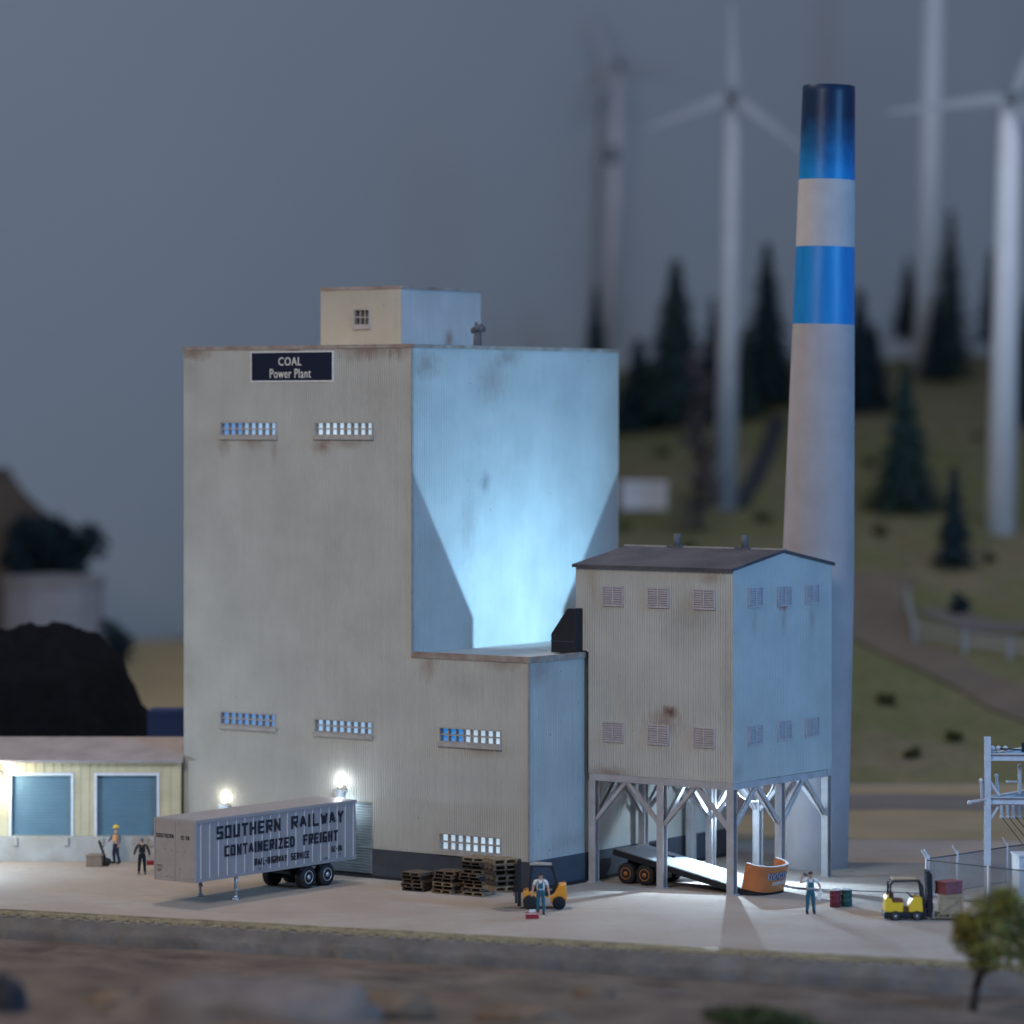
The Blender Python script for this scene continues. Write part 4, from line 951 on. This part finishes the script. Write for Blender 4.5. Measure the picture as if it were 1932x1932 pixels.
# ------------------------------------------------------------------ yellow forklift (faces right)
yo = G(1707, 1734)
yk = thing('forklift', 'small yellow forklift with dark roll bar and tall black mast carrying crates', 'forklift', yo, .03)
m = MB(); m.prism([(-.86, -.42, .34), (-.84, -.42, .88), (-.78, -.42, 1.0), (-.62, -.42, .98), (-.55, -.42, .72), (-.12, -.42, .72), (-.12, -.42, .34)], (0, .84, 0)); m.prism([(.12, -.42, .34), (.12, -.42, .62), (.34, -.42, .95), (.66, -.42, .92), (.70, -.42, .34)], (0, .84, 0)); m.build('body', M['fork_yellow'], yk, bevel=.03)
m = MB(); m.box((-.90, -.45, .10), (.86, .45, .338)); m.build('chassis', M['black'], yk, bevel=.03)
m = MB(); m.box((-.54, -.34, .73), (-.12, .34, .84)); m.box((-.60, -.34, .85), (-.50, .34, 1.12)); m.box((-.115, -.36, .345), (.115, .36, .50)); m.build('seat', M['seat'], yk)
m = MB()
for y in (-.38, .38):
    m.bar((-.66, y, .9), (-.64, y, 1.48), .085, .085, (0, 1, 0)); m.bar((-.64, y, 1.46), (-.52, y, 1.60), .085, .085, (0, 1, 0)); m.bar((-.54, y, 1.60), (.52, y, 1.62), .085, .08, (0, 1, 0)); m.bar((.50, y, 1.63), (.66, y, 1.40), .085, .085, (0, 1, 0)); m.bar((.66, y, 1.44), (.76, y, .4), .10, .10, (0, 1, 0))
m.bar((-.58, -.4, 1.57), (-.58, .4, 1.57), .06, .06); m.bar((.55, -.4, 1.59), (.55, .4, 1.59), .06, .06); m.build('roll_bar', M['black'], yk)
m = MB(); m.prism([(-.58, -.44, 1.645), (.52, -.44, 1.665), (.46, -.44, 1.705), (-.5, -.44, 1.70)], (0, .88, 0)); m.build('roof', M['crate'], yk)
m = MB(); m.tube((.30, 0, .85), (.18, 0, 1.0), .02, .02, 8); m.tube((.17, 0, .99), (.20, 0, 1.03), .16, .16, 16); m.bar((.3, -.2, .9), (.44, -.2, 1.08), .03, .03); m.build('steering_wheel', M['black'], yk)
m = MB()
for y in (-.3, .3): m.bar((.98, y, .08), (.92, y, 2.0), .16, .13, (0, 1, 0)); m.bar((1.08, y, .3), (1.04, y, 1.9), .08, .08, (0, 1, 0))
for z in (.3, 1.2, 1.92): m.box((.90, -.26, z), (.98, .26, z+.09))
m.build('mast', M['black'], yk)
m = MB(); m.box((1.12, -.4, .1), (1.17, .4, .2)); m.box((1.12, -.4, .5), (1.17, .4, .58))
for y in (-.36, 0, .36): m.box((1.11, y-.04, .1), (1.16, y+.04, .72))
for y in (-.25, .25): m.box((1.17, y-.05, .07), (2.1, y+.05, .10))
m.build('forks', M['hub'], yk)
for x in (-.44, .44):
    for s in (-1, 1):
        o = wheel('wheel', yk, (0, 0, 0), .19, .16, M['white'], s, .6); o.location = (x, s*.42, .19); o.rotation_euler.z = PI/2
pq = yo+Vector((1.80, .06, .105)); pallet('wood_pale', pq, .03, 'pale pallet on the forks of the yellow forklift under the tan crate', None)
m = MB(); m.box((-.45, -.42, 0), (.45, .42, .74))
for x in (-.44, .44): m.box((x-.05, -.45, 0), (x+.05, -.42, .74))
m.box((-.39, -.45, .66), (.39, -.42, .74)); m.box((-.39, -.45, 0), (.39, -.42, .08)); m.bar((-.40, -.435, .1), (.40, -.435, .62), .025, .07, (0, 1, 0)); m.box((-.47, -.46, .742), (.47, .44, .77))
b = m.build('wooden_crate', M['crate'], None, pq+Vector((.06, 0, .163)), .05); tag(b, 'tan wooden crate standing on the pallet of the yellow forklift', 'crate')
m = MB(); m.box((-.44, -.34, 0), (.44, .34, .5)); m.box((-.46, -.36, .44), (.46, .36, .52)); m.box((-.46, -.36, 0), (-.38, .36, .1)); m.box((.05, -.355, .02), (.1, -.342, .43))
b = m.build('red_crate', M['redcrate'], None, pq+Vector((.02, .05, .94)), .55, bevel=.015); tag(b, 'dark red crate turned slightly on top of the tan crate', 'crate')

# ------------------------------------------------------------------ barrels
def barrel(px, py, mt, label):
    t = thing('barrel', label, 'barrel', G(px, py), rnd.random())
    r, h = .235, .70; prof = [(r*.98, 0), (r, .02)]
    for z in (.22, .46): prof += [(r, z-.03), (r*1.05, z), (r, z+.03)]
    prof += [(r, h-.02), (r*1.04, h-.01), (r*1.04, h)]
    m = MB(); m.lathe(prof, 26); m.build('drum', mt, t)
    m = MB(); m.lathe([(r*.99, h+.001), (r*.95, h+.035), (r*.5, h+.055), (.01, h+.06)], 22); 
    for i in range(22): a = rnd.random()*6.28; q = rnd.random()*.19; m.ball((math.cos(a)*q, math.sin(a)*q, h+.05), rnd.uniform(.02, .045), 1)
    m.build('lid', M['lid'], t); return t
barrel(1576, 1711, M['barrel_red'], 'dark red barrel with white speckled top next to green one')
barrel(1597, 1710, M['barrel_green'], 'dark green barrel with white speckled top next to red one')

# ------------------------------------------------------------------ garage on the left
GY = 169.2
def gx(px): return (px-966)*GY/F
def gz(py): return HC-(py-HZ)*GY/F
gx1 = gx(341); gx0 = gx(-230)
ga = thing('garage', 'low pale yellow garage with two teal roller doors and grey roof', 'building', (gx1, GY, 0))
GW = gx1-gx0; zd = gz(1577); ze = gz(1437); drs = [(gx(22)-gx1, gx(134)-gx1), (gx(183)-gx1, gx(296)-gx1), (gx(-140)-gx1, gx(-28)-gx1)]; zdt = gz(1463)
m = MB(); holed(m, (-GW, zd, 0, ze), [(a, zd, b, zdt) for a, b in drs], mf, .3)
m.poly([(0, 0, zd), (0, 6, zd), (0, 6, ze), (0, 3, gz(1392)+.3), (0, 0, ze)]); m.poly([(-GW, 6, zd), (0, 6, zd), (0, 6, ze), (-GW, 6, ze)])
for i in range(int(GW/.42)):
    x = -i*.42-.06
    if any(a-.12 < x < b+.12 for a, b in drs): m.box((x-.025, -.022, zdt+.1), (x+.025, -.001, ze))
    else: m.box((x-.025, -.022, zd), (x+.025, -.001, ze))
m.build('wall', M['garage'], ga)
m = MB(); zr2 = gz(1390)-.38
m.prism([(-GW-.3, -.35, ze-.03), (.12, -.35, ze-.03), (.02, 3, zr2), (-GW-.3, 3, zr2)], (0, 0, .12)); m.prism([(-GW-.3, 6.35, ze-.03), (.12, 6.35, ze-.03), (.02, 3, zr2), (-GW-.3, 3, zr2)], (0, 0, .12)); m.build('roof', M['garageroof'], ga)
for a, b in drs:
    m = MB(); n = 22
    for i in range(n): z = zd+i*(zdt-zd)/n; m.prism([(a, .2, z), (a, .165, z+.01), (a, .16, z+(zdt-zd)/n*.8), (a, .2, z+(zdt-zd)/n)], (b-a, 0, 0))
    d = m.build('roller_door', M['garagedoor'], ga)
    m = MB(); w = .12; m.box((a-w, -.06, zd), (a, .05, zdt+w)); m.box((b, -.06, zd), (b+w, .05, zdt+w)); m.box((a, -.06, zdt), (b, .05, zdt+w)); m.build('door_frame', M['whitetrim'], d)
m = MB(); m.box((-GW, -.22, 0), (.1, 6, zd-.003)); 
for a, b in drs: m.box((a+.1, -.34, zd-.42), (a+.3, -.22, zd-.05)); m.box((b-.3, -.34, zd-.42), (b-.1, -.22, zd-.05))
m.build('loading_dock', M['dock'], ga)
m = MB(); m.box((gx(-8)-gx1-.2, -.3, gz(1452)), (gx(-8)-gx1+.2, -.02, gz(1440))); lo = m.build('wall_lamp', M['hub'], ga)
m = MB(); m.ball((gx(-4)-gx1, -.3, gz(1462)), .2, 2); m.build('bulb', M['bulb'], lo)
point('garage_lamp_light', (gx(-4)-gx1, -.75, gz(1466)), 280, (1, .96, .74), .12, ga)
point('yard_lamp_light', (-25.8, 163.2, 3.6), 2000, (.5, .75, 1), .2)
# a dark blue bin behind the garage, next to the plant
m = MB(); p = at(318, 1400, 180); m.box((-.95, -1, 0), (.75, 1, 5.9)); m.prism([(-1.0, -1.05, 5.9), (.8, -1.05, 5.9), (.7, -1.05, 6.15), (-.9, -1.05, 6.15)], (0, 2.1, 0)); b = m.build('container', mat('deep_blue_paint', (.008, .03, .12), .6, .2, 1), None, (p.x, 180, 0)); tag(b, 'dark blue container glimpsed between coal heap and power plant', 'container')

# coal heap behind the garage
m = MB(); cy = 186; n = 60; prof = [(-330, 1330), (-230, 1250), (-120, 1200), (0, 1192), (60, 1180), (130, 1180), (182, 1196), (215, 1225), (240, 1285), (262, 1330), (275, 1355), (310, 1392), (360, 1450)]
def ph_(px):
    for (a, b), (c, d) in zip(prof, prof[1:]):
        if a <= px <= c: return b+(d-b)*(px-a)/(c-a)
    return 1640
rows_ = []
for j in range(25):
    v = -1+2*j/24; row = []
    for i in range(n+1):
        px = -330+690*i/n; p = at(px, ph_(px), cy); k = math.sqrt(max(0, 1-v*v)); z = max(-.1, p.z*k)
        q = Vector((p.x, cy+v*8, z)); q.z += (.45*noise.noise(q*.6)+.25*noise.noise(q*1.7)+.15*rnd.uniform(-1, 1))*k; row.append(m.bm.verts.new(q))
    rows_.append(row)
for a, b in zip(rows_, rows_[1:]):
    for i in range(n): m._f([a[i], a[i+1], b[i+1], b[i]]).smooth = True
tag(m.build('coal_heap', M['coal']), 'large black heap of coal rising behind the yellow garage', 'coal heap')

# far silo, far trees and brown hill on the left
sy = 272; a = at(6, 1090, sy); b = at(194, 1090, sy); w = b.x-a.x
so = thing('storage_tank', 'blurred grey faceted storage tank with flat lid above the coal heap', 'tank', ((a.x+b.x)/2, sy, 0), .2)
m = MB(); m.lathe([(w/2, 0), (w/2, a.z-.5)], 12)
for f in m.bm.faces: f.smooth = False
m.build('wall', mat('grey_panels', (.33, .31, .33), .7, .15, .6), so)
m = MB(); m.lathe([(w/2+.15, a.z-.49), (w/2+.15, a.z+.05), (.3, a.z+.3)], 12)
for f in m.bm.faces: f.smooth = False
m.build('lid', mat('pale_roof', (.30, .27, .255), .8, .15, .6), so)
m = MB(); m.ball((at(-70, 1110, 300).x, 300, -3), 1, 4, (10.8, 6, 18.2), .22, 3); struct(m.build('brown_hill', mat('brown_rock', (.15, .11, .085), 1, .4, .2, spec=.02)))

# ------------------------------------------------------------------ trees
def leaves(m, c, r, n, size, R_, flat=1.0):
    for i in range(n):
        d = Vector((R_.gauss(0, 1), R_.gauss(0, 1), R_.gauss(0, 1))); d.normalize(); d *= r*R_.random()**.45; d.z *= flat; p = Vector(c)+d
        a = Vector((R_.uniform(-1, 1), R_.uniform(-1, 1), R_.uniform(-1, 1))).normalized()*size*R_.uniform(.6, 1.3); b = a.cross(Vector((R_.uniform(-1, 1), R_.uniform(-1, 1), R_.uniform(-1, 1)))).normalized()*size*.6
        m.poly([p-a, p+b, p+a, p-b])
def pine(label, base, H, r, mt, seed, grp='dark conifers on the hill'):
    R_ = random.Random(seed); t = thing('pine_tree', label, 'tree', base, 0, grp)
    m = MB(); m.tube((0, 0, -.5), (0, 0, H*.9), .05*H**.7, .02, 8); m.build('trunk', M['bark'], t)
    m = MB(); n = int(11+H*.9)
    for i in range(n):
        f = (i+.3)/n; z = H*(.10+.9*f); rr = r*(1-f)**.85*R_.uniform(.78, 1.12)+.05; nb = int(6+rr*6)
        for j in range(nb):
            a = 6.28*(j+R_.random())/nb; L = rr*R_.uniform(.65, 1.1); tip = Vector((math.cos(a)*L, math.sin(a)*L, z-L*.35))
            s = Vector((-math.sin(a), math.cos(a), 0))
            for q in range(5):
                k = (q+R_.random())/5; p = Vector((0, 0, z)).lerp(tip, k); w = .12*r*(1.25-k)+.1; up = Vector((0, 0, w*R_.uniform(.3, .8)))
                m.poly([p+s*w, p+up, p-s*w, p+(tip-Vector((0, 0, z)))*.28-up])
    m.build('crown', mt, t); return t
def place_pine(label, px, ytop, ybase, hwpx, mt, seed, Y=None):
    p = hillpt(px, ybase) if Y is None else at(px, ybase, Y); H = (ybase-ytop)*p.y/F; pine(label, p, H, 1.25*hwpx*p.y/F, mt, seed)
pl = [('dark pine peeking out directly right of the power plant roof corner', 1124, 540, 800, 44, 'pine2'), ('broad dark pine left of the second wind turbine, behind the grey bush', 1275, 490, 800, 78, 'pine'),
 ('tall dark pine between the second turbine and the chimney', 1447, 458, 765, 66, 'pine2'), ('dark pine half hidden right behind the blue and white chimney', 1622, 545, 775, 60, 'pine2'),
 ('short dark pine just left of the tall third turbine tower', 1714, 488, 640, 36, 'pine2'), ('slim tall dark pine just right of the tall third turbine tower', 1793, 395, 715, 48, 'pine'),
 ('dark pine beside the rightmost turbine tower on the crest', 1872, 470, 655, 36, 'pine2'), ('dark pine at the right edge of the photo on the crest', 1938, 560, 700, 36, 'pine2'),
 ('wide ragged dark pine alone on the open slope right of the chimney', 1708, 690, 960, 66, 'pine'), ('small dark pine downhill right of the wide ragged pine', 1800, 880, 1070, 42, 'pine2'),
 ('dark pine behind the lower left turbine, over the roof corner', 1205, 640, 810, 60, 'pine2')]
pl += [('slim dark pine between the bare tree and the second turbine tower', 1345, 560, 800, 38, 'pine2'), ('dark pine low on the slope left of the chimney', 1405, 620, 790, 42, 'pine'), ('dark pine at the foot of the tall turbine tower, to its right', 1765, 560, 720, 36, 'pine2'), ('dark pine partly behind the rightmost turbine tower, lower on the slope', 1925, 640, 800, 42, 'pine'), ('dark pine just right of the chimney, lower and behind the open slope', 1650, 610, 770, 40, 'pine')]
for i, (lb, px, yt, yb, hwp, mt) in enumerate(pl): place_pine(lb, px, yt, yb, hwp, M[mt], 30+i)
def bush(name, label, cat, c, r, mt, seed, n, size, flat=1.0, grp=None):
    m = MB(); R_ = random.Random(seed)
    for k in range(9): leaves(m, Vector(c)+Vector((R_.uniform(-.6, .6)*r, R_.uniform(-.5, .5)*r, R_.uniform(-.1, .9)*r*flat)), r*.5, n//9, size, R_, flat)
    return tag(m.build(name, mt), label, cat, grp)
p = hillpt(1320, 1000); g_ = thing('bare_tree', 'greyish purple bare tree standing left of the second wind turbine', 'tree', p); R_ = random.Random(5)
m = MB(); m.tube((0, 0, -.3), (0, 0, 8), .3, .1, 8)
for i in range(22): a = R_.random()*6.28; z = R_.uniform(2, 11); L = R_.uniform(1, 2.1); m.tube((0, 0, z-1), (math.cos(a)*L, math.sin(a)*L, z+.8), .1, .03, 5)
m.build('trunk', M['bark'], g_)
m = MB()
for k in range(16): z = 1+k*.85; leaves(m, (R_.uniform(-1, 1), R_.uniform(-1, 1), z), 1.5*(1-k/24), 90, .22, R_)
m.build('crown', M['greybush'], g_)
p = hillpt(1808, 1160); bush('shrub', 'small dark round shrub beside the hillside road', 'shrub', p+Vector((0, 0, .3)), .9, M['pine2'], 8, 300, .2)
q = at(212, 1255, 264); bush('shrub', 'dark blue green tree right of the blurred grey tank', 'tree', (q.x, 264, q.z-.2), 2.0, M['pine2'], 9, 900, .3, 1.4)
q = at(100, 1075, 288); bush('shrub', 'dark bushy tree rising behind the blurred grey tank', 'tree', (q.x, 288, q.z), 3.9, M['pine2'], 10, 1800, .5, .9)

for i, (px, py, r_) in enumerate(((1560, 900, .5), (1660, 1010, .7), (1640, 880, .6), (1845, 830, .6), (1250, 860, .7), (1440, 985, .8), (1180, 1000, .7), (1870, 1060, .5), (1675, 1330, .7), (1800, 1400, .6), (1720, 1430, .5), (1300, 1040, .6))):
    p = hillpt(px, py); spots = ('on the slope behind the chimney', 'below the wide ragged pine', 'uphill of the wide ragged pine', 'left of the rightmost turbine tower', 'above the small white shed', 'by the foot of the second turbine', 'just below the small white shed', 'at the foot of the rightmost turbine', 'beside the pink dirt road', 'low on the bare slope above the substation', 'at the bottom of the slope behind the lot', 'behind the roof vents of the raised tower')
    bush('shrub', 'small low olive shrub '+spots[i], 'shrub', p+Vector((0, 0, .1)), r_, M['scrub'], 50+i, 220, .18, .7, 'low shrubs scattered on the slope')
# white box, fence on the hill
p = hillpt(1215, 962); m = MB(); m.box((-1.75, -1, 0), (1.75, 1, 1.9)); m.prism([(-1.9, -1.15, 1.9), (1.9, -1.15, 1.9), (1.8, -1.0, 2.2), (-1.8, -1.0, 2.2)], (0, 2.1, 0)); tag(m.build('shed', M['whitetrim'], None, p), 'small low white shed on the slope behind the power plant corner', 'shed')
def rail_fence(label, pts, h):
    P_ = [hillpt(*q) for q in pts]; f = thing('fence', label, 'fence', P_[0]); o = P_[0]
    for q in P_: m = MB(); m.box((-.14, -.14, -.2), (.14, .14, h)); m.build('post', M['fencewhite'], f, q-o)
    m = MB()
    for a, b in zip(P_, P_[1:]):
        for z in (h*.45, h*.85): m.bar(a-o+Vector((0, 0, z)), b-o+Vector((0, 0, z)), .10, .16)
    m.build('rail', M['fencewhite'], f)
rail_fence('white rail fence curving along the hillside road', [(1712, 1150), (1726, 1215), (1820, 1232), (1905, 1245), (2000, 1258)], 1.5)

# ------------------------------------------------------------------ wind turbines
def turbine(label, pb, ph, w0, w1, blades, Lb, mt, tower_extra=None):
    """pb, ph: photo places of the foot and of the hub"""
    b = hillpt(*pb) if len(pb) == 2 else at(*pb); h = at(ph[0], ph[1], b.y)
    t = thing('wind_turbine', label, 'wind turbine', b, 0, 'white wind turbines on the hill'); v = h-b; k = b.y/F
    m = MB(); m.tube((0, 0, -.5), (v.x, 0, v.z), w0*k/2, w1*k/2, 20); m.build('tower', mt, t)
    m = MB(); m.box((v.x-.45, -.9, v.z-.35), (v.x+.45, 1.3, v.z+.45)); m.ball((v.x, -1.1, v.z), .5, 2); m.build('nacelle', M['turbine_grey'], t)
    for a in blades:
        m = MB(); a = math.radians(a); d = Vector((math.cos(a), 0, math.sin(a))); n = Vector((-d.z, 0, d.x)); H0 = Vector((v.x, -1.15, v.z))
        pr = [H0+d*.3-n*.22, H0+d*Lb*.15-n*.5, H0+d*Lb-n*.12, H0+d*Lb+n*.10, H0+d*Lb*.2+n*.4, H0+d*.3+n*.22]
        m.prism([q+Vector((0, -.08, 0)) for q in pr], (0, .16, 0)); m.build('blade', M['blade'], t)
    return t
turbine('faint thin dull wind turbine nearest the power plant with dark head', (1148, 640, 365), (1167, 122), 30, 20, (113, 233, 353), 6.0, M['turbine_dull'])
tt = bpy.data.objects['wind_turbine']; p = at(1157, 292, 365)-tt.location; m = MB(); m.tube((p.x, 0, p.z-.8), (p.x, 0, p.z+.8), .75, .7, 14); m.build('collar', M['turbine_grey'], tt)
turbine('white wind turbine left of the chimney, its hub and three blades in view', (1368, 960), (1381, 182), 46, 30, (201.5, 322, 91), 7.2, M['turbine'])
turbine('white turbine tower right of the chimney, its top cut off by the photo', (1744, 705), (1766, -170), 46, 32, (90, 210, 330), 7.5, M['turbine_lightened'])
turbine('large white wind turbine at the right edge with a blade pointing left', (1887, 1003), (1906, 186), 58, 40, (187, 66, 308), 9.4, M['turbine_lightened'])

# ------------------------------------------------------------------ substation and chain link fence on the right
sp = G(1863, 1692); zt1 = HC-(1390-HZ)*sp.y/F
ss = thing('substation_frame', 'pale grey steel substation frame with white insulators behind the fence', 'substation', sp, 0)
zz = lambda py: HC-(py-HZ)*sp.y/F
def isec(m, a, b, w): m.bar(a, b, w, w*.12, (0, 0, 1)) 
for x, y in ((0, 0), (4.6, -.3), (2.9, 4.2), (7.4, 3.9)):
    m = MB(); hcol(m, (x, y, 0), (x, y, zt1), .27); m.build('post', M['substation'], ss)
for z in (zz(1428), zz(1510)):
    for a, b in (((0.1, 0, z), (4.5, -.3, z)), ((3.0, 4.2, z), (7.3, 3.9, z)), ((0, .1, z), (2.9, 4.1, z)), ((4.6, -.2, z), (7.4, 3.8, z))):
        m = MB(); hcol(m, a, b, .3, (0, 0, 1)); m.build('beam', M['substation'], ss)
for a, b in (((.05, -.05, zz(1470)), (.5, -.05, zz(1500))), ((.05, -.05, zz(1550)), (.45, -.05, zz(1522))), ((.05, .1, zz(1462)), (.3, .9, zz(1500)))):
    m = MB(); m.bar(a, b, .1, .06, (0, 1, 0)); m.build('bracket', M['substation'], ss)
def insul(p, d, L, r=.075):
    m = MB(); p = Vector(p); d = Vector(d).normalized(); n = int(L/.075)
    m.tube(p, p+d*L, r*.55, r*.55, 8)
    for i in range(n): q = p+d*(i+.3)*L/n; m.tube(q, q+d*.035, r, r*.8, 10)
    m.ball(p+d*L, r*1.2, 1); m.build('insulator', M['substation'], ss)
insul((-.1, -.1, zz(1508)), (-1, 0, -.18), .7, .09); insul((-.22, 0, zz(1505)), (-.08, 0, 1), .75, .09); insul((.55, .6, zz(1503)), (-.1, 0, 1), .85, .08)
for x in (.25, .5, .8): insul((x, .3, zz(1422)), (.05, 0, 1), .2, .11)
for x in (.9, 1.15, 1.4, 1.65, 1.9): insul((x, 2.2, zz(1530)), (0, 0, -1), .5, .09)
insul((1.45, .5, zz(1500)), (0, 0, 1), 1.2, .1); insul((1.35, .5, zz(1477)), (-1, 0, 0), .45, .06)
m = MB()
for i in range(4): m.tube((.9+i*.3, 2.2, zz(1552)), (1.7+i*.35, 1.2, zz(1600)), .018, .018, 5)
m.bar((.55, .2, zz(1413)), (3.2, .0, zz(1420)), .1, .05); m.box((1.5, .1, zz(1420)), (1.75, .3, zz(1402))); m.build('cable', M['black'], ss)
m = MB(); q = G(1960, 1722); m.box((-.95, -.6, 0), (1.2, .8, 1.95)); m.box((-1.0, -.65, 1.95), (1.25, .85, 2.03)); m.box((-.75, -.63, .2), (.1, -.602, 1.8)); m.box((.2, -.63, .2), (1.05, -.602, 1.8))
c = m.build('transformer_cabinet', M['substation'], None, G(1958, 1700), .1, bevel=.02); tag(c, 'pale grey electrical cabinet inside the fence at the right edge', 'cabinet')
def chain_fence(label, pts, h):
    P_ = [G(*q) for q in pts]; o = P_[0]; f = thing('chain_link_fence', label, 'fence', o)
    for i, q in enumerate(P_):
        m = MB(); m.tube((0, 0, 0), (0, 0, h), .06, .06, 8); m.ball((0, 0, h), .075, 1); m.bar((0, 0, h-.05), (-.22, -.05, h+.32), .05, .05); m.build('post', M['substation'], f, q-o)
    for a, b in zip(P_, P_[1:]):
        a, b = a-o, b-o; L = (b-a).length; d = (b-a).normalized(); Z = Vector((0, 0, 1)); m = MB()
        m.tube(a+Z*(h-.1), b+Z*(h-.1), .03, .03, 6); m.build('top_rail', M['vent'], f); m = MB(); m.tube(a+Z*.08, b+Z*.08, .02, .02, 6); m.build('bottom_rail', M['vent'], f)
        m = MB(); st = .13; k = -h
        while k < L:
            for s in (1, -1):
                u0, u1 = k, k+h; z0_, z1_ = (.08, h-.1) if s > 0 else (h-.1, .08)
                c0, c1 = max(0, u0), min(L, u1)
                if c1 > c0:
                    za = z0_+(z1_-z0_)*(c0-u0)/h; zb2 = z0_+(z1_-z0_)*(c1-u0)/h
                    m.tube(a+d*c0+Z*za, a+d*c1+Z*zb2, .012, .012, 3, False)
            k += st
        m.build('wire_mesh', M['galv'], f)
chain_fence('chain link fence along the near side of the substation', [(1748, 1694), (1865, 1708), (1990, 1723)], 1.72)
chain_fence('chain link fence along the far side of the substation', [(1752, 1691), (1806, 1683), (1900, 1667), (1990, 1655)], 1.72)
# concrete kerb of the compound and a dark seam across the yard
def kerb(name, a, b, w, h, mt, kind=None):
    m = MB(); m.bar(Vector(a)+Vector((0, 0, h/2)), Vector(b)+Vector((0, 0, h/2)), w, h); return m.build(name, mt)
struct(kerb('kerb', G(1740, 1690), G(1990, 1714), .5, .13, M['dock']))
struct(kerb('seam', G(1495, 1676), G(1740, 1686), .16, .02, M['found']))

# ------------------------------------------------------------------ foreground tree, rocks and bush
tb0 = at(1829, 1906, 127)
tree = thing('tree', 'small olive green tree in the blurred foreground at the right edge', 'tree', tb0, 0)
tp = at(1856, 1815, 127)-tb0
m = MB(); m.tube((0, 0, -.8), (tp.x*.5, 0, tp.z*.5), .17, .15, 10); m.tube((tp.x*.5, 0, tp.z*.5), (tp.x, 0, tp.z), .15, .15, 10)
for i in range(7): a = i*.9; m.tube((tp.x, 0, tp.z-.1), (tp.x+math.cos(a)*.9, math.sin(a)*.8, tp.z+.7+.2*(i % 3)), .08, .02, 6)
m.build('trunk', M['bark'], tree)
m = MB(); R_ = random.Random(3)
for (px, py, r) in ((1885, 1716, .85), (1840, 1752, .85), (1925, 1735, .95), (1965, 1778, .95), (1868, 1785, .95), (1925, 1800, .9), (1822, 1772, .6), (1862, 1725, .8), (1905, 1755, 1.1), (1980, 1730, .9), (1855, 1808, .7), (1820, 1745, .5), (1900, 1700, .6)):
    leaves(m, at(px, py, 127+R_.uniform(-.6, .6))-tb0, r*.93, 430, .09, R_)
m.build('crown', M['leafy'], tree)
def rock(label, px, py, Y, sx, sy_, sz, seed, mt):
    p = at(px, py, Y); m = MB(); m.ball((0, 0, 0), 1, 4, (sx, sy_, sz), .16, seed); tag(m.build('rock', mt, None, p), label, 'rock')
M['rockgrey'] = mat('mauve_grey_rock', (.19, .155, .14), 1, .45, .5, bump=.08, spec=.05); M['rockdark'] = mat('dark_rock', (.03, .028, .035), 1, .4, .7, bump=.08)
rock('broad smooth mauve grey boulder at the bottom edge of the foreground', 470, 1925, 113, 4.2, 2.4, 1.35, 2, M['rockgrey'])
rock('dark blurred boulder in the bottom left corner', 12, 1912, 113, .65, 1.0, 1.3, 5, M['rockdark'])
M['rockbrown'] = mat('brown_rock_near', (.20, .14, .10), 1, .5, .9, bump=.1, spec=.05)
rock('low brown stone left of the broad mauve boulder in the foreground', 215, 1895, 116, .9, .8, .5, 11, M['rockbrown'])
rock('rounded brown stone right of the broad mauve boulder in the foreground', 745, 1905, 117, 1.2, .9, .6, 13, M['rockbrown'])
rock('flat brown stone at the bottom edge between boulder and shrub patch', 985, 1922, 117, 1.5, 1.0, .5, 17, M['rockbrown'])
rock('small brown stone in the soil below the forklift with pallets', 1120, 1880, 122, .7, .6, .35, 23, M['rockbrown'])
q = at(1440, 1930, 117); bush('shrub', 'low dark green shrub patch at the bottom edge of the foreground', 'shrub', (q.x, 117, q.z-.15), 2.2, mat('dull_green_leaves', (.085, .095, .045), 1, .4, 1, spec=.03), 12, 2600, .12, .22)
